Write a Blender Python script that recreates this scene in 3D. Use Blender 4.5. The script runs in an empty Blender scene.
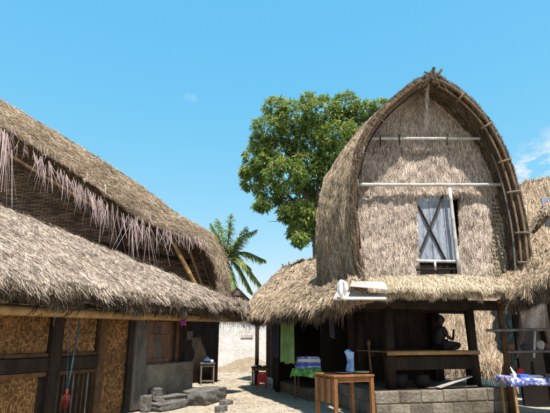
import bpy, bmesh, math
import numpy as np
from mathutils import Vector

rng = np.random.default_rng(7)
V3 = lambda *a: np.array(a, float)
def nz(v): v = np.asarray(v, float); return v / (np.linalg.norm(v) + 1e-12)

# ------------------------------------------------------------------ camera, sky, sun, exposure
scene = bpy.context.scene
F, CX, CY = 470.0, 275.0, 206.5            # focal length and centre in pixels of the 550 px photograph
PITCH = math.atan(131.5 / F)
EYE = V3(0, 0, 1.6)
cam = bpy.data.objects.new('camera', bpy.data.cameras.new('camera'))
scene.collection.objects.link(cam)
cam.location = EYE; cam.rotation_euler = (math.pi / 2 + PITCH, 0, 0)
cam.data.sensor_width = 36; cam.data.lens = 36 * F / 550
cam.data.clip_start = .05; cam.data.clip_end = 3000
scene.camera = cam

SUN_AZ = nz(V3(.28, -.96, 0)); SUN_EL = math.radians(66)
world = bpy.data.worlds.new('World'); scene.world = world; world.use_nodes = True
wn, wl = world.node_tree.nodes, world.node_tree.links
wn.clear()
sky = wn.new('ShaderNodeTexSky'); sky.sky_type = 'NISHITA'; sky.sun_disc = False
sky.sun_elevation = SUN_EL; sky.sun_rotation = math.atan2(SUN_AZ[0], SUN_AZ[1])
sky.air_density = 1.0; sky.dust_density = .6; sky.ozone_density = 1.0; sky.altitude = 100
sep = wn.new('ShaderNodeSeparateColor'); tint = wn.new('ShaderNodeCombineColor'); wl.new(sky.outputs[0], sep.inputs[0])
for ch, (amp, gm_) in enumerate(((.546, 1.11), (1.63, .39), (2.83, .13))):      # colour response of the whole sky: cyan, softly paler to the horizon
    pw_ = wn.new('ShaderNodeMath'); pw_.operation = 'POWER'; pw_.inputs[1].default_value = gm_; wl.new(sep.outputs[ch], pw_.inputs[0])
    ml_ = wn.new('ShaderNodeMath'); ml_.operation = 'MULTIPLY'; ml_.inputs[1].default_value = amp; wl.new(pw_.outputs[0], ml_.inputs[0]); wl.new(ml_.outputs[0], tint.inputs[ch])
tc = wn.new('ShaderNodeTexCoord')
noi = wn.new('ShaderNodeTexNoise'); noi.inputs['Scale'].default_value = 14; noi.inputs['Detail'].default_value = 8
noi.inputs['Roughness'].default_value = .62
mp = wn.new('ShaderNodeMapping'); mp.inputs['Scale'].default_value = (1, 1, 2.2)
wl.new(tc.outputs['Generated'], mp.inputs[0]); wl.new(mp.outputs[0], noi.inputs['Vector'])
def raydir(px, py):
    c = V3((px - CX) / F, (CY - py) / F, 1.0)
    return nz(V3(c[0], c[2] * math.cos(PITCH) - c[1] * math.sin(PITCH), c[2] * math.sin(PITCH) + c[1] * math.cos(PITCH)))
cur = None
for (px, py, r, amp) in ((572, 174, 6.0, 3.0), (187, 96, .8, .3), (193, 98, .7, .25), (537, 171, 3.0, 3.2)):   # small clouds, by their bearing
    dt = wn.new('ShaderNodeVectorMath'); dt.operation = 'DISTANCE'
    wl.new(tc.outputs['Generated'], dt.inputs[0]); dt.inputs[1].default_value = raydir(px, py)
    mr = wn.new('ShaderNodeMapRange'); mr.inputs[1].default_value = math.radians(r) ; mr.inputs[2].default_value = 0
    mr.inputs[3].default_value = 0; mr.inputs[4].default_value = amp; wl.new(dt.outputs['Value'], mr.inputs[0])
    if cur is None: cur = mr.outputs[0]
    else:
        ad = wn.new('ShaderNodeMath'); ad.operation = 'MAXIMUM'; wl.new(cur, ad.inputs[0]); wl.new(mr.outputs[0], ad.inputs[1]); cur = ad.outputs[0]
nr = wn.new('ShaderNodeMapRange'); nr.inputs[1].default_value = .40; nr.inputs[2].default_value = .66
wl.new(noi.outputs[0], nr.inputs[0])
mu = wn.new('ShaderNodeMath'); mu.operation = 'MULTIPLY'; mu.use_clamp = True
wl.new(nr.outputs[0], mu.inputs[0]); wl.new(cur, mu.inputs[1])
cm = wn.new('ShaderNodeMixRGB'); cm.inputs[2].default_value = (3.3, 3.45, 3.55, 1)
wl.new(mu.outputs[0], cm.inputs[0]); wl.new(tint.outputs[0], cm.inputs[1])
bg = wn.new('ShaderNodeBackground'); bg.inputs[1].default_value = .15
wo = wn.new('ShaderNodeOutputWorld')
wl.new(cm.outputs[0], bg.inputs[0]); wl.new(bg.outputs[0], wo.inputs[0])

sun = bpy.data.objects.new('sun', bpy.data.lights.new('sun', 'SUN'))
scene.collection.objects.link(sun)
sun.data.energy = 5.0; sun.data.angle = math.radians(.5); sun.data.color = (1, .95, .87)
sdir = V3(SUN_AZ[0] * math.cos(SUN_EL), SUN_AZ[1] * math.cos(SUN_EL), math.sin(SUN_EL))
sun.rotation_euler = Vector(sdir).to_track_quat('Z', 'Y').to_euler(); sun.location = (8, -12, 30)
vs = scene.view_settings
vs.view_transform = 'Standard'; vs.look = 'None'; vs.gamma = 1; vs.use_curve_mapping = False
vs.exposure = .9
scene.cycles.max_bounces = 6; scene.cycles.diffuse_bounces = 4

# ------------------------------------------------------------------ measuring: sight lines of the photograph to world points
def P(px, py, Y): d = raydir(px, py); return EYE + d * (Y / d[1])
def G(px, py, z=0.0): d = raydir(px, py); return EYE + d * ((z - EYE[2]) / d[2])
def W(px, py, pt, nrm): d = raydir(px, py); return EYE + d * (np.dot(pt - EYE, nrm) / np.dot(d, nrm))
UP = V3(0, 0, 1)

# ------------------------------------------------------------------ objects
col = scene.collection
def thing(name, label, cat, loc=(0, 0, 0), group=None):
    o = bpy.data.objects.new(name, None); col.objects.link(o); o.location = loc
    o.empty_display_size = .2; o['label'] = label; o['category'] = cat
    if group: o['group'] = group
    return o
def origin_of(o):
    p = np.zeros(3)
    while o is not None: p = p + np.array(o.location); o = o.parent
    return p
def link(name, me, mat, parent=None, kind=None, label=None, cat=None, group=None):
    o = bpy.data.objects.new(name, me); col.objects.link(o)
    if mat is not None: me.materials.append(mat)
    if parent is not None: o.parent = parent
    if kind: o['kind'] = kind
    if label: o['label'] = label
    if cat: o['category'] = cat
    if group: o['group'] = group
    return o
class MB:
    def __init__(s): s.v = []; s.f = []; s.sm = []
    def add(s, vs, fs, smooth=False):
        b = len(s.v); s.v += [np.asarray(p, float) for p in vs]
        for f in fs: s.f.append([b + i for i in f]); s.sm.append(smooth)
        return s
    def box(s, c, a, b, h):                       # centre and three half-vectors
        c, a, b, h = (np.asarray(x, float) for x in (c, a, b, h))
        if np.dot(np.cross(a, b), h) < 0: a = -a
        p = [c + i * a + j * b + k * h for k in (-1, 1) for j in (-1, 1) for i in (-1, 1)]
        return s.add(p, [(0, 2, 3, 1), (4, 5, 7, 6), (0, 1, 5, 4), (1, 3, 7, 5), (3, 2, 6, 7), (2, 0, 4, 6)])
    def bar(s, p, q, w, h, up=UP):                # bar from p to q
        p, q = np.asarray(p, float), np.asarray(q, float); t = q - p
        sd = nz(np.cross(t, up)) if np.linalg.norm(np.cross(nz(t), up)) > 1e-3 else V3(1, 0, 0)
        u2 = nz(np.cross(sd, t))
        return s.box((p + q) / 2, t / 2, sd * w / 2, u2 * h / 2)
    def tube(s, path, rad, n=8, cap=True, smooth=True):
        path = [np.asarray(p, float) for p in path]
        if np.isscalar(rad): rad = [rad] * len(path)
        vs, fs = [], []; prev = None
        for i, p in enumerate(path):
            t = nz(path[min(i + 1, len(path) - 1)] - path[max(i - 1, 0)])
            if prev is None: prev = nz(np.cross(t, V3(.31, .17, .93) if abs(t[2]) < .9 else V3(1, .1, 0)))
            a = nz(prev - t * np.dot(prev, t)); b = np.cross(t, a); prev = a
            vs += [p + rad[i] * (math.cos(2 * math.pi * k / n) * a + math.sin(2 * math.pi * k / n) * b) for k in range(n)]
        for i in range(len(path) - 1):
            for k in range(n):
                k2 = (k + 1) % n; fs.append((i * n + k, i * n + k2, (i + 1) * n + k2, (i + 1) * n + k))
        if cap: fs += [tuple(range(n))[::-1], tuple((len(path) - 1) * n + k for k in range(n))]
        return s.add(vs, fs, smooth)
    def grid(s, Gd, smooth=True):
        nu, nv = Gd.shape[:2]
        return s.add(list(Gd.reshape(-1, 3)), [(i * nv + j, (i + 1) * nv + j, (i + 1) * nv + j + 1, i * nv + j + 1) for i in range(nu - 1) for j in range(nv - 1)], smooth)
    def build(s, name, mat, parent=None, bevel=0, **k):
        me = bpy.data.meshes.new(name); o0 = origin_of(parent)
        me.from_pydata([tuple(p - o0) for p in s.v], [], s.f); me.polygons.foreach_set('use_smooth', s.sm); me.update()
        o = link(name, me, mat, parent, **k)
        if bevel:
            b = o.modifiers.new('bevel', 'BEVEL'); b.width = bevel; b.segments = 2; b.limit_method = 'ANGLE'
        return o
def smooth_noise(p, sc, seed):                     # soft value made of a few waves
    r = np.random.default_rng(seed); o = 0
    for k in range(6):
        d = r.normal(size=3); o = o + np.sin(p @ d * sc * (1 + .35 * k) + r.uniform(0, 6.28)) / 6 ** .5
    return o
def spline(pts, n):                                # Catmull-Rom through points, n samples even by length
    P0 = np.array([np.asarray(p, float) for p in pts]); P0 = np.vstack([2 * P0[0] - P0[1], P0, 2 * P0[-1] - P0[-2]]); out = []
    for i in range(1, len(P0) - 2):
        for t in np.linspace(0, 1, 24, endpoint=False):
            a, b, c, d = P0[i - 1:i + 3]
            out.append(.5 * (2 * b + (c - a) * t + (2 * a - 5 * b + 4 * c - d) * t ** 2 + (3 * b - a - 3 * c + d) * t ** 3))
    out.append(P0[-2]); out = np.array(out)
    L = np.r_[0, np.cumsum(np.linalg.norm(np.diff(out, axis=0), axis=1))]; s = np.linspace(0, L[-1], n)
    return np.stack([np.interp(s, L, out[:, k]) for k in range(3)], 1)
def bamboo(mb, p, q, r, n=9, node=.42, sag=0.0, bend=0.0):
    p, q = np.asarray(p, float), np.asarray(q, float); L = np.linalg.norm(q - p); t = (q - p) / L
    sd = nz(np.cross(t, V3(.2, .3, .9)))
    pos = [0.0]; x = node * rng.uniform(.3, .9)
    while x < L - .03: pos += [x - .018, x, x + .018]; x += node * rng.uniform(.85, 1.15)
    pos.append(L); path, rad = [], []
    for k, s_ in enumerate(sorted(pos)):
        w = 4 * (s_ / L) * (1 - s_ / L); path.append(p + t * s_ - UP * sag * w + sd * bend * w)
        rad.append(r)
    for k in range(2, len(rad) - 1, 3): rad[k] = r * 1.10
    return mb.tube(path, rad, n)

# ------------------------------------------------------------------ materials
def mat_new(name):
    m = bpy.data.materials.new(name); m.use_nodes = True; nt = m.node_tree
    return m, nt, nt.nodes['Principled BSDF']
def ramp(nt, stops):
    r = nt.nodes.new('ShaderNodeValToRGB'); e = r.color_ramp.elements
    while len(e) < len(stops): e.new(.5)
    for x, (p, c) in zip(e, stops): x.position = p; x.color = (*c, 1)
    return r
def noise(nt, scale, detail=6, stretch=None, rough=.6):
    t = nt.nodes.new('ShaderNodeTexCoord'); n = nt.nodes.new('ShaderNodeTexNoise')
    n.inputs['Scale'].default_value = scale; n.inputs['Detail'].default_value = detail; n.inputs['Roughness'].default_value = rough
    if stretch is not None:
        m = nt.nodes.new('ShaderNodeMapping'); m.inputs['Scale'].default_value = stretch
        nt.links.new(t.outputs['Object'], m.inputs[0]); nt.links.new(m.outputs[0], n.inputs['Vector'])
    else: nt.links.new(t.outputs['Object'], n.inputs['Vector'])
    return n
def bump(nt, b, h, strength=.4, dist=.02):
    x = nt.nodes.new('ShaderNodeBump'); x.inputs['Strength'].default_value = strength; x.inputs['Distance'].default_value = dist
    nt.links.new(h, x.inputs['Height']); nt.links.new(x.outputs[0], b.inputs['Normal'])
def mat_noise(name, stops, scale=6, rough=.85, bmp=.4, bdist=.015, stretch=None, fine=None, spec=.2):
    m, nt, b = mat_new(name); n = noise(nt, scale, 8, stretch); r = ramp(nt, stops)
    nt.links.new(n.outputs[0], r.inputs[0]); colour = r.outputs[0]
    if fine:
        n2 = noise(nt, fine, 5, stretch); r2 = ramp(nt, [(.3, (.55, .55, .55)), (.7, (1.15, 1.15, 1.15))])
        nt.links.new(n2.outputs[0], r2.inputs[0])
        x = nt.nodes.new('ShaderNodeMixRGB'); x.blend_type = 'MULTIPLY'; x.inputs[0].default_value = .8
        nt.links.new(colour, x.inputs[1]); nt.links.new(r2.outputs[0], x.inputs[2]); colour = x.outputs[0]
        bump(nt, b, n2.outputs[0], bmp, bdist)
    else: bump(nt, b, n.outputs[0], bmp, bdist)
    nt.links.new(colour, b.inputs['Base Color']); b.inputs['Roughness'].default_value = rough; b.inputs['Specular IOR Level'].default_value = spec
    return m
def mat_straw(name, stops, tone=(.72, 1.12), tscale=.9):
    m, nt, b = mat_new(name); a = nt.nodes.new('ShaderNodeAttribute'); a.attribute_name = 'rnd'
    r = ramp(nt, stops); nt.links.new(a.outputs['Fac'], r.inputs[0])
    n = noise(nt, tscale, 5); r2 = ramp(nt, [(.32, (tone[0],) * 3), (.68, (tone[1],) * 3)]); nt.links.new(n.outputs[0], r2.inputs[0])
    x = nt.nodes.new('ShaderNodeMixRGB'); x.blend_type = 'MULTIPLY'; x.inputs[0].default_value = 1
    nt.links.new(r.outputs[0], x.inputs[1]); nt.links.new(r2.outputs[0], x.inputs[2]); nt.links.new(x.outputs[0], b.inputs['Base Color'])
    b.inputs['Roughness'].default_value = .75; b.inputs['Specular IOR Level'].default_value = .25
    return m
def mat_leaf(name, stops, trans=.35):
    m, nt, b = mat_new(name); a = nt.nodes.new('ShaderNodeAttribute'); a.attribute_name = 'rnd'
    r = ramp(nt, stops); nt.links.new(a.outputs['Fac'], r.inputs[0]); nt.links.new(r.outputs[0], b.inputs['Base Color'])
    b.inputs['Roughness'].default_value = .45; b.inputs['Specular IOR Level'].default_value = .4
    t = nt.nodes.new('ShaderNodeBsdfTranslucent'); nt.links.new(r.outputs[0], t.inputs[0])
    mx = nt.nodes.new('ShaderNodeMixShader'); mx.inputs[0].default_value = trans
    nt.links.new(b.outputs[0], mx.inputs[1]); nt.links.new(t.outputs[0], mx.inputs[2]); nt.links.new(mx.outputs[0], nt.nodes['Material Output'].inputs[0])
    return m
def mat_plain(name, c, rough=.7, var=.25, scale=9):
    lo = tuple(x * (1 - var) for x in c); hi = tuple(min(1, x * (1 + var)) for x in c)
    return mat_noise(name, [(.3, lo), (.7, hi)], scale, rough, .2, .006)

M = {}
M['straw_pale'] = mat_straw('straw_pale', [(0, (.065, .040, .027)), (.26, (.235, .168, .12)), (.58, (.48, .385, .30)), (1, (.77, .665, .565))], (.60, 1.1), 1.6)
M['straw_barn'] = mat_straw('straw_barn', [(0, (.06, .038, .026)), (.22, (.28, .20, .15)), (.5, (.57, .46, .375)), (1, (.84, .735, .64))], (.74, 1.1), 1.0)
M['straw_tan'] = mat_straw('straw_tan', [(0, (.07, .044, .026)), (.25, (.25, .17, .105)), (.6, (.45, .335, .225)), (1, (.70, .575, .43))], (.66, 1.1), .9)
M['straw_old_shaded'] = mat_straw('straw_old_shaded', [(0, (.025, .018, .013)), (.4, (.085, .058, .038)), (1, (.22, .16, .11))])  # old brown straw, darkened further to paint shade under eaves and linings
M['straw_yellow'] = mat_straw('straw_yellow', [(0, (.09, .062, .036)), (.3, (.34, .26, .17)), (1, (.70, .60, .44))])
M['fibre_pink'] = mat_straw('fibre_pink', [(0, (.20, .125, .105)), (.5, (.43, .315, .295)), (1, (.70, .565, .555))])
M['thatch_bed'] = mat_noise('thatch_bed', [(.3, (.10, .07, .045)), (.7, (.28, .21, .145))], 7, .95, .8, .03, fine=60)
M['thatch_under'] = mat_noise('thatch_under', [(.3, (.10, .062, .032)), (.7, (.27, .17, .085))], 9, .95, .8, .03, fine=50)
M['bamboo'] = mat_noise('bamboo', [(.3, (.22, .12, .04)), (.7, (.40, .235, .085))], 5, .5, .2, .004, fine=70, spec=.35)
M['bamboo_grey'] = mat_noise('bamboo_grey', [(.3, (.36, .33, .31)), (.7, (.62, .60, .58))], 4, .55, .2, .004, fine=60, spec=.35)
M['bamboo_brown'] = mat_noise('bamboo_brown', [(.3, (.10, .065, .04)), (.7, (.27, .18, .11))], 5, .65, .25, .004, fine=60)
M['weave'] = mat_straw('weave', [(0, (.10, .043, .015)), (.4, (.215, .102, .036)), (1, (.36, .19, .072))], (.42, 1.15), 1.5)
M['weave_dark'] = mat_straw('weave_dark', [(0, (.07, .043, .027)), (.5, (.16, .10, .062)), (1, (.27, .175, .11))], (.6, 1.1), 1.5)
M['weave_back'] = mat_plain('weave_back', (.16, .075, .026), .9, .4)
M['void'] = mat_plain('dark_board', (.014, .010, .008), .95)  # near-black that stands in for deep shade behind openings
M['wood_dark'] = mat_noise('wood_dark', [(.3, (.012, .009, .007)), (.7, (.042, .028, .020))], 5, .85, .5, .01, stretch=(1, 1, .25), fine=40)
M['wood_brown'] = mat_noise('wood_brown', [(.3, (.055, .028, .014)), (.7, (.14, .075, .038))], 5, .75, .4, .008, fine=45)
M['wood_red'] = mat_noise('wood_red', [(.3, (.10, .052, .034)), (.7, (.22, .13, .09))], 6, .85, .5, .008, stretch=(1, 1, .3), fine=45)
M['wood_orange'] = mat_noise('wood_orange', [(.3, (.16, .062, .020)), (.7, (.30, .125, .042))], 4, .6, .3, .006, stretch=(1, 1, .4), fine=30, spec=.3)
M['wood_grey'] = mat_noise('wood_grey', [(.3, (.08, .068, .058)), (.7, (.22, .19, .165))], 5, .85, .5, .01, stretch=(1, 1, .25), fine=40)
M['door_blue'] = mat_noise('door_blue', [(.3, (.17, .19, .23)), (.7, (.36, .40, .47))], 7, .8, .4, .006, stretch=(1, 1, .3), fine=30)
M['board_pale'] = mat_noise('board_pale', [(.3, (.30, .25, .225)), (.7, (.52, .455, .42))], 4, .7, .2, .005, fine=25)
M['plaster'] = mat_noise('plaster', [(.25, (.52, .48, .45)), (.7, (.82, .79, .76))], 1.4, .9, .4, .02, fine=18)
M['concrete'] = mat_noise('concrete', [(.25, (.10, .083, .066)), (.75, (.30, .255, .205))], 2.2, .9, .5, .02, fine=20)
M['block'] = mat_noise('block', [(.2, (.09, .075, .058)), (.8, (.30, .265, .215))], 2.2, .92, .8, .04, fine=18)
def vary(m, lo, hi):                                # each object of the material a little lighter or darker
    nt = m.node_tree; b = nt.nodes['Principled BSDF']; src = b.inputs['Base Color'].links[0].from_socket
    oi = nt.nodes.new('ShaderNodeObjectInfo'); mr = nt.nodes.new('ShaderNodeMapRange'); mr.inputs[3].default_value = lo; mr.inputs[4].default_value = hi; nt.links.new(oi.outputs['Random'], mr.inputs[0])
    x = nt.nodes.new('ShaderNodeVectorMath'); x.operation = 'SCALE'; nt.links.new(src, x.inputs[0]); nt.links.new(mr.outputs[0], x.inputs['Scale']); nt.links.new(x.outputs[0], b.inputs['Base Color'])
vary(M['block'], .65, 1.25); vary(M['wood_brown'], .7, 1.3); vary(M['wood_grey'], .7, 1.25)
M['stone'] = mat_noise('stone', [(.25, (.065, .06, .055)), (.75, (.22, .20, .18))], 3, .9, .9, .04, fine=14)
M['ground'] = mat_noise('ground', [(.2, (.25, .205, .155)), (.5, (.37, .315, .24)), (.8, (.46, .405, .325))], .9, .95, .8, .04, fine=11)
M['earth'] = mat_noise('earth', [(.25, (.19, .145, .095)), (.8, (.34, .275, .195))], 2.5, .95, .7, .03, fine=14)
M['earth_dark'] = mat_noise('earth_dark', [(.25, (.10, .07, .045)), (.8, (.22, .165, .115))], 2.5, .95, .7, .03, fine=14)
M['bark'] = mat_noise('bark', [(.3, (.07, .05, .035)), (.7, (.19, .14, .10))], 6, .9, .7, .03, fine=30)
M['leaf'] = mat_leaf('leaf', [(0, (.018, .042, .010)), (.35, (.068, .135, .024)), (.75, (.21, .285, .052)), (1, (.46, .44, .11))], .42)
M['palm'] = mat_leaf('palm_leaf', [(0, (.06, .10, .02)), (.5, (.16, .24, .05)), (1, (.40, .40, .12))], .45)

# ------------------------------------------------------------------ thatch
def interp(Gd, u, v):
    nu, nv = Gd.shape[:2]; x = np.clip(u, 0, 1) * (nu - 1); y = np.clip(v, 0, 1) * (nv - 1)
    i = np.minimum(x.astype(int), nu - 2); j = np.minimum(y.astype(int), nv - 2); a = (x - i)[:, None]; b = (y - j)[:, None]
    return (Gd[i, j] * (1 - a) + Gd[i + 1, j] * a) * (1 - b) + (Gd[i, j + 1] * (1 - a) + Gd[i + 1, j + 1] * a) * b
def unit(a): return a / (np.linalg.norm(a, axis=1, keepdims=True) + 1e-9)
def frame_at(Gd, u, v, flip):
    e = 1e-3; p = interp(Gd, u, v)
    u0, u1 = np.clip(u - .012, 0, 1), np.clip(u + .012, 0, 1); v0, v1 = np.clip(v - .012, 0, 1), np.clip(v + .012, 0, 1)
    du = unit(interp(Gd, u1, v) - interp(Gd, u0, v)); dv = unit(interp(Gd, u, v1) - interp(Gd, u, v0))
    return p, du, dv, unit(np.cross(du, dv)) * (-1 if flip else 1)
def sample_grid(Gd, n, r):
    a = Gd[1:, :-1] - Gd[:-1, :-1]; b = Gd[:-1, 1:] - Gd[:-1, :-1]; c = Gd[1:, 1:] - Gd[:-1, 1:]; d = Gd[1:, 1:] - Gd[1:, :-1]
    A = (np.linalg.norm(np.cross(a, b), axis=2) + np.linalg.norm(np.cross(c, d), axis=2)).ravel(); cell = r.choice(A.size, n, p=A / A.sum())
    nv = Gd.shape[1] - 1; i, j = cell // nv, cell % nv
    return (i + r.random(n)) / (Gd.shape[0] - 1), (j + r.random(n)) / nv
def strips(p0, t, side, nrm, ln, w, lift=.0, droop=.0, curl=.0, r=rng, seg=2):
    """blades of two quads: root p0, heading t"""
    n = len(p0); ln = ln[:, None]; w = w[:, None]
    a = r.uniform(-1.0, 1.0, (n, 1)); wv = side * np.cos(a) + nrm * np.sin(a)
    cu = side * np.clip(r.normal(0, 1, (n, 1)), -1.4, 1.4) * curl * ln / (1 + ln)
    p1 = p0 + t * ln * .5 + nrm * lift * ln * .5 + cu * .35 - UP * droop * ln * .18
    p2 = p0 + t * ln + nrm * lift * ln * .6 + cu - UP * droop * ln
    if seg == 1: return np.stack([p0 - wv * w * .5, p0 + wv * w * .5, p2 - wv * w * .3, p2 + wv * w * .3], 1)
    return np.stack([p0 - wv * w * .4, p0 + wv * w * .4, p1 - wv * w * .5, p1 + wv * w * .5, p2 - wv * w * .16, p2 + wv * w * .16], 1)
def straw_build(name, blocks, mat, parent, rnds=None, kind='stuff', **k):
    if rnds is None: rnds = [rng.random(len(b)) for b in blocks]
    og = origin_of(parent); co, li, rd, base = [], [], [], 0
    for m, q in ((6, [0, 1, 3, 2, 2, 3, 5, 4]), (4, [0, 1, 3, 2])):
        sel = [k for k, b in enumerate(blocks) if b.shape[1] == m]
        if not sel: continue
        B_ = np.concatenate([blocks[k] for k in sel]) - og; k_ = len(B_)
        co.append(B_.reshape(-1, 3)); rd.append(np.repeat(np.concatenate([rnds[k] for k in sel]), m)); li.append((base + np.arange(k_)[:, None] * m + np.array(q)).ravel()); base += k_ * m
    co = np.concatenate(co).astype(np.float32); li = np.concatenate(li).astype(np.int32); rd = np.concatenate(rd).astype(np.float32)
    me = bpy.data.meshes.new(name); me.vertices.add(len(co)); me.vertices.foreach_set('co', co.ravel())
    me.loops.add(len(li)); me.loops.foreach_set('vertex_index', li)
    me.polygons.add(len(li) // 4); me.polygons.foreach_set('loop_start', np.arange(len(li) // 4, dtype=np.int32) * 4)
    at = me.attributes.new('rnd', 'FLOAT', 'POINT'); at.data.foreach_set('value', rd)
    me.update(calc_edges=True); me.validate()
    return link(name, me, mat, parent, kind=kind, **k)
def straw_cover(Gd, n, ln, w, flip=False, jit=.28, lift=.05, nj=.10, sink=.02, up=.03, droop=.04, seed=1, vmax=1.0, clump=.0):
    r = np.random.default_rng(seed); u, v = sample_grid(Gd, n, r); v = v * vmax
    p, du, dv, nm = frame_at(Gd, u, v, flip)
    if clump:                                       # straws of one bundle lean the same way
        ang = smooth_noise(p, 5.0, seed + 5) * clump; ang2 = smooth_noise(p, 14.0, seed + 6) * clump
        dv = unit(dv + du * (ang + ang2)[:, None])
    t = unit(dv + du * r.normal(0, jit, (n, 1)) + nm * r.normal(0, nj, (n, 1)))
    sd = unit(np.cross(t, nm)); L = ln * r.uniform(.45, 1.25, n); Wd = w * r.uniform(.5, 1.4, n)
    p = p + nm * r.uniform(-sink, up, (n, 1)) - t * (L[:, None] * .5)
    return strips(p, t, sd, nm, L, Wd, lift, droop, .05, r, 1)
def straw_edge(edge, outw, n, ln, w, seed=2, down=.6, jit=.3, depth=.12, curl=.12):
    """fringe hanging off a line of points; outw: direction the straws leave in"""
    r = np.random.default_rng(seed); u = r.random(n); E = np.asarray(edge); x = u * (len(E) - 1); i = np.minimum(x.astype(int), len(E) - 2); a = (x - i)[:, None]
    p = E[i] * (1 - a) + E[i + 1] * a; al = unit(E[i + 1] - E[i])
    o = np.asarray(outw, float); o = np.tile(nz(o), (n, 1)) if o.ndim == 1 else unit(o[i])
    tuft = (.55 + .45 * smooth_noise(p, 9, seed)) * (.8 + .4 * smooth_noise(p, 26, seed + 1))
    t = unit(o * (1 - down) - UP * down + al * r.normal(0, jit, (n, 1)) + o * r.normal(0, .12, (n, 1)))
    L = np.clip(ln * r.uniform(.35, 1.2, n) * (.55 + tuft), .04, None); nm = unit(np.cross(t, al)); sd = al
    p = p + nm * r.uniform(-depth, depth, (n, 1)) - t * (L * .35)[:, None] + UP * r.uniform(-depth, depth, (n, 1)) * .4
    return strips(p, t, sd, nm, L, w * r.uniform(.5, 1.4, n), 0, .15, curl, r)
def rough(Gd, amp, sc=6, seed=3, flip=False, bun=(0, 0, 0)):
    a = np.gradient(Gd, axis=0); b = np.gradient(Gd, axis=1); nm = np.cross(a, b); nm /= (np.linalg.norm(nm, axis=2, keepdims=True) + 1e-9)
    if flip: nm = -nm
    q = Gd.reshape(-1, 3); h = (smooth_noise(q, sc, seed) + .5 * smooth_noise(q, sc * 2.7, seed + 1)).reshape(Gd.shape[:2])
    if bun[0]:
        ii, jj = np.meshgrid(np.linspace(0, bun[1], Gd.shape[0]), np.linspace(0, bun[2], Gd.shape[1]), indexing='ij'); h = h + bun[0] / amp * smooth_noise(np.stack([ii, jj, ii * 0], -1).reshape(-1, 3), 1.0, seed + 7).reshape(Gd.shape[:2])
    return Gd + nm * (amp * h)[..., None], nm
def shell(name, Gd, thick, mat, parent, flip=False, taper=None):
    """closed slab: grid Gd outside, its offset inside"""
    a = np.gradient(Gd, axis=0); b = np.gradient(Gd, axis=1); nm = np.cross(a, b); nm /= (np.linalg.norm(nm, axis=2, keepdims=True) + 1e-9)
    if flip: nm = -nm
    th = np.full(Gd.shape[:2], thick) if taper is None else taper
    I = Gd - nm * th[..., None]; nu, nv = Gd.shape[:2]; N = nu * nv; mb = MB()
    ring = [(i, 0) for i in range(nu)] + [(nu - 1, j) for j in range(1, nv)] + [(i, nv - 1) for i in range(nu - 2, -1, -1)] + [(0, j) for j in range(nv - 2, 0, -1)]
    fs = []
    for i in range(nu - 1):
        for j in range(nv - 1):
            q = (i * nv + j, (i + 1) * nv + j, (i + 1) * nv + j + 1, i * nv + j + 1)
            fs += [q if not flip else q[::-1], tuple(N + k for k in (q[::-1] if not flip else q))]
    for k in range(len(ring)):
        a_, b_ = ring[k], ring[(k + 1) % len(ring)]; x, y = a_[0] * nv + a_[1], b_[0] * nv + b_[1]
        fs.append((y, x, N + x, N + y) if not flip else (x, y, N + y, N + x))
    mb.add(list(Gd.reshape(-1, 3)) + list(I.reshape(-1, 3)), fs, True)
    return mb.build(name, mat, parent), I
def ruled(A, B, nv):                               # grid between two curves
    t = np.linspace(0, 1, nv)[None, :, None]; return A[:, None] * (1 - t) + B[:, None] * t
def weave(name, o, a, b, wa, wb, s, mat, parent, proud=.012, nrm=None):
    """twill matting: every strand that comes to the surface is a raised strip"""
    a, b = nz(a), nz(b); nrm = nz(np.cross(a, b)) if nrm is None else nz(nrm); blocks = []; na, nb = int(wa / s) + 1, int(wb / s) + 1
    p0, t, sd, L = [], [], [], []
    for i in range(na):
        for j in range(nb):
            m = (i + j) % 4
            if m == 0: p0.append(o + a * (i * s) + b * (j + .5) * s); t.append(a); sd.append(b); L.append(2 * s * 1.06)
            if (i - j) % 4 == 2 or m == 2: p0.append(o + a * (i + .5) * s + b * (j * s)); t.append(b); sd.append(a); L.append(2 * s * 1.06)
    p0, t, sd, L = map(np.array, (p0, t, sd, L)); n = len(p0)
    keep = (((p0 - o) @ a + (t @ a) * L) < wa) & (((p0 - o) @ b + (t @ b) * L) < wb); p0, t, sd, L = p0[keep], t[keep], sd[keep], L[keep]; n = len(p0)
    p0 = p0 + rng.normal(0, .05 * s, (n, 3)) + nrm * rng.uniform(.001, .004, (n, 1)); w = (s * rng.uniform(.72, .95, n))[:, None]; L = (L * rng.uniform(.9, 1.02, n))[:, None]
    sk = rng.normal(0, .05, (n, 1)); t2 = unit(t + sd * sk)
    q0, q1, q2 = p0, p0 + t2 * L * .5 + nrm * proud, p0 + t2 * L
    blk = np.stack([q0 - sd * w * .5, q0 + sd * w * .5, q1 - sd * w * .5, q1 + sd * w * .5, q2 - sd * w * .5, q2 + sd * w * .5], 1)
    return straw_build(name, [blk], mat, parent)

def face_up(Gd, ref=UP):
    a = np.gradient(Gd, axis=0); b = np.gradient(Gd, axis=1); return float(np.cross(a, b).reshape(-1, 3).sum(0) @ ref) < 0

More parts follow.
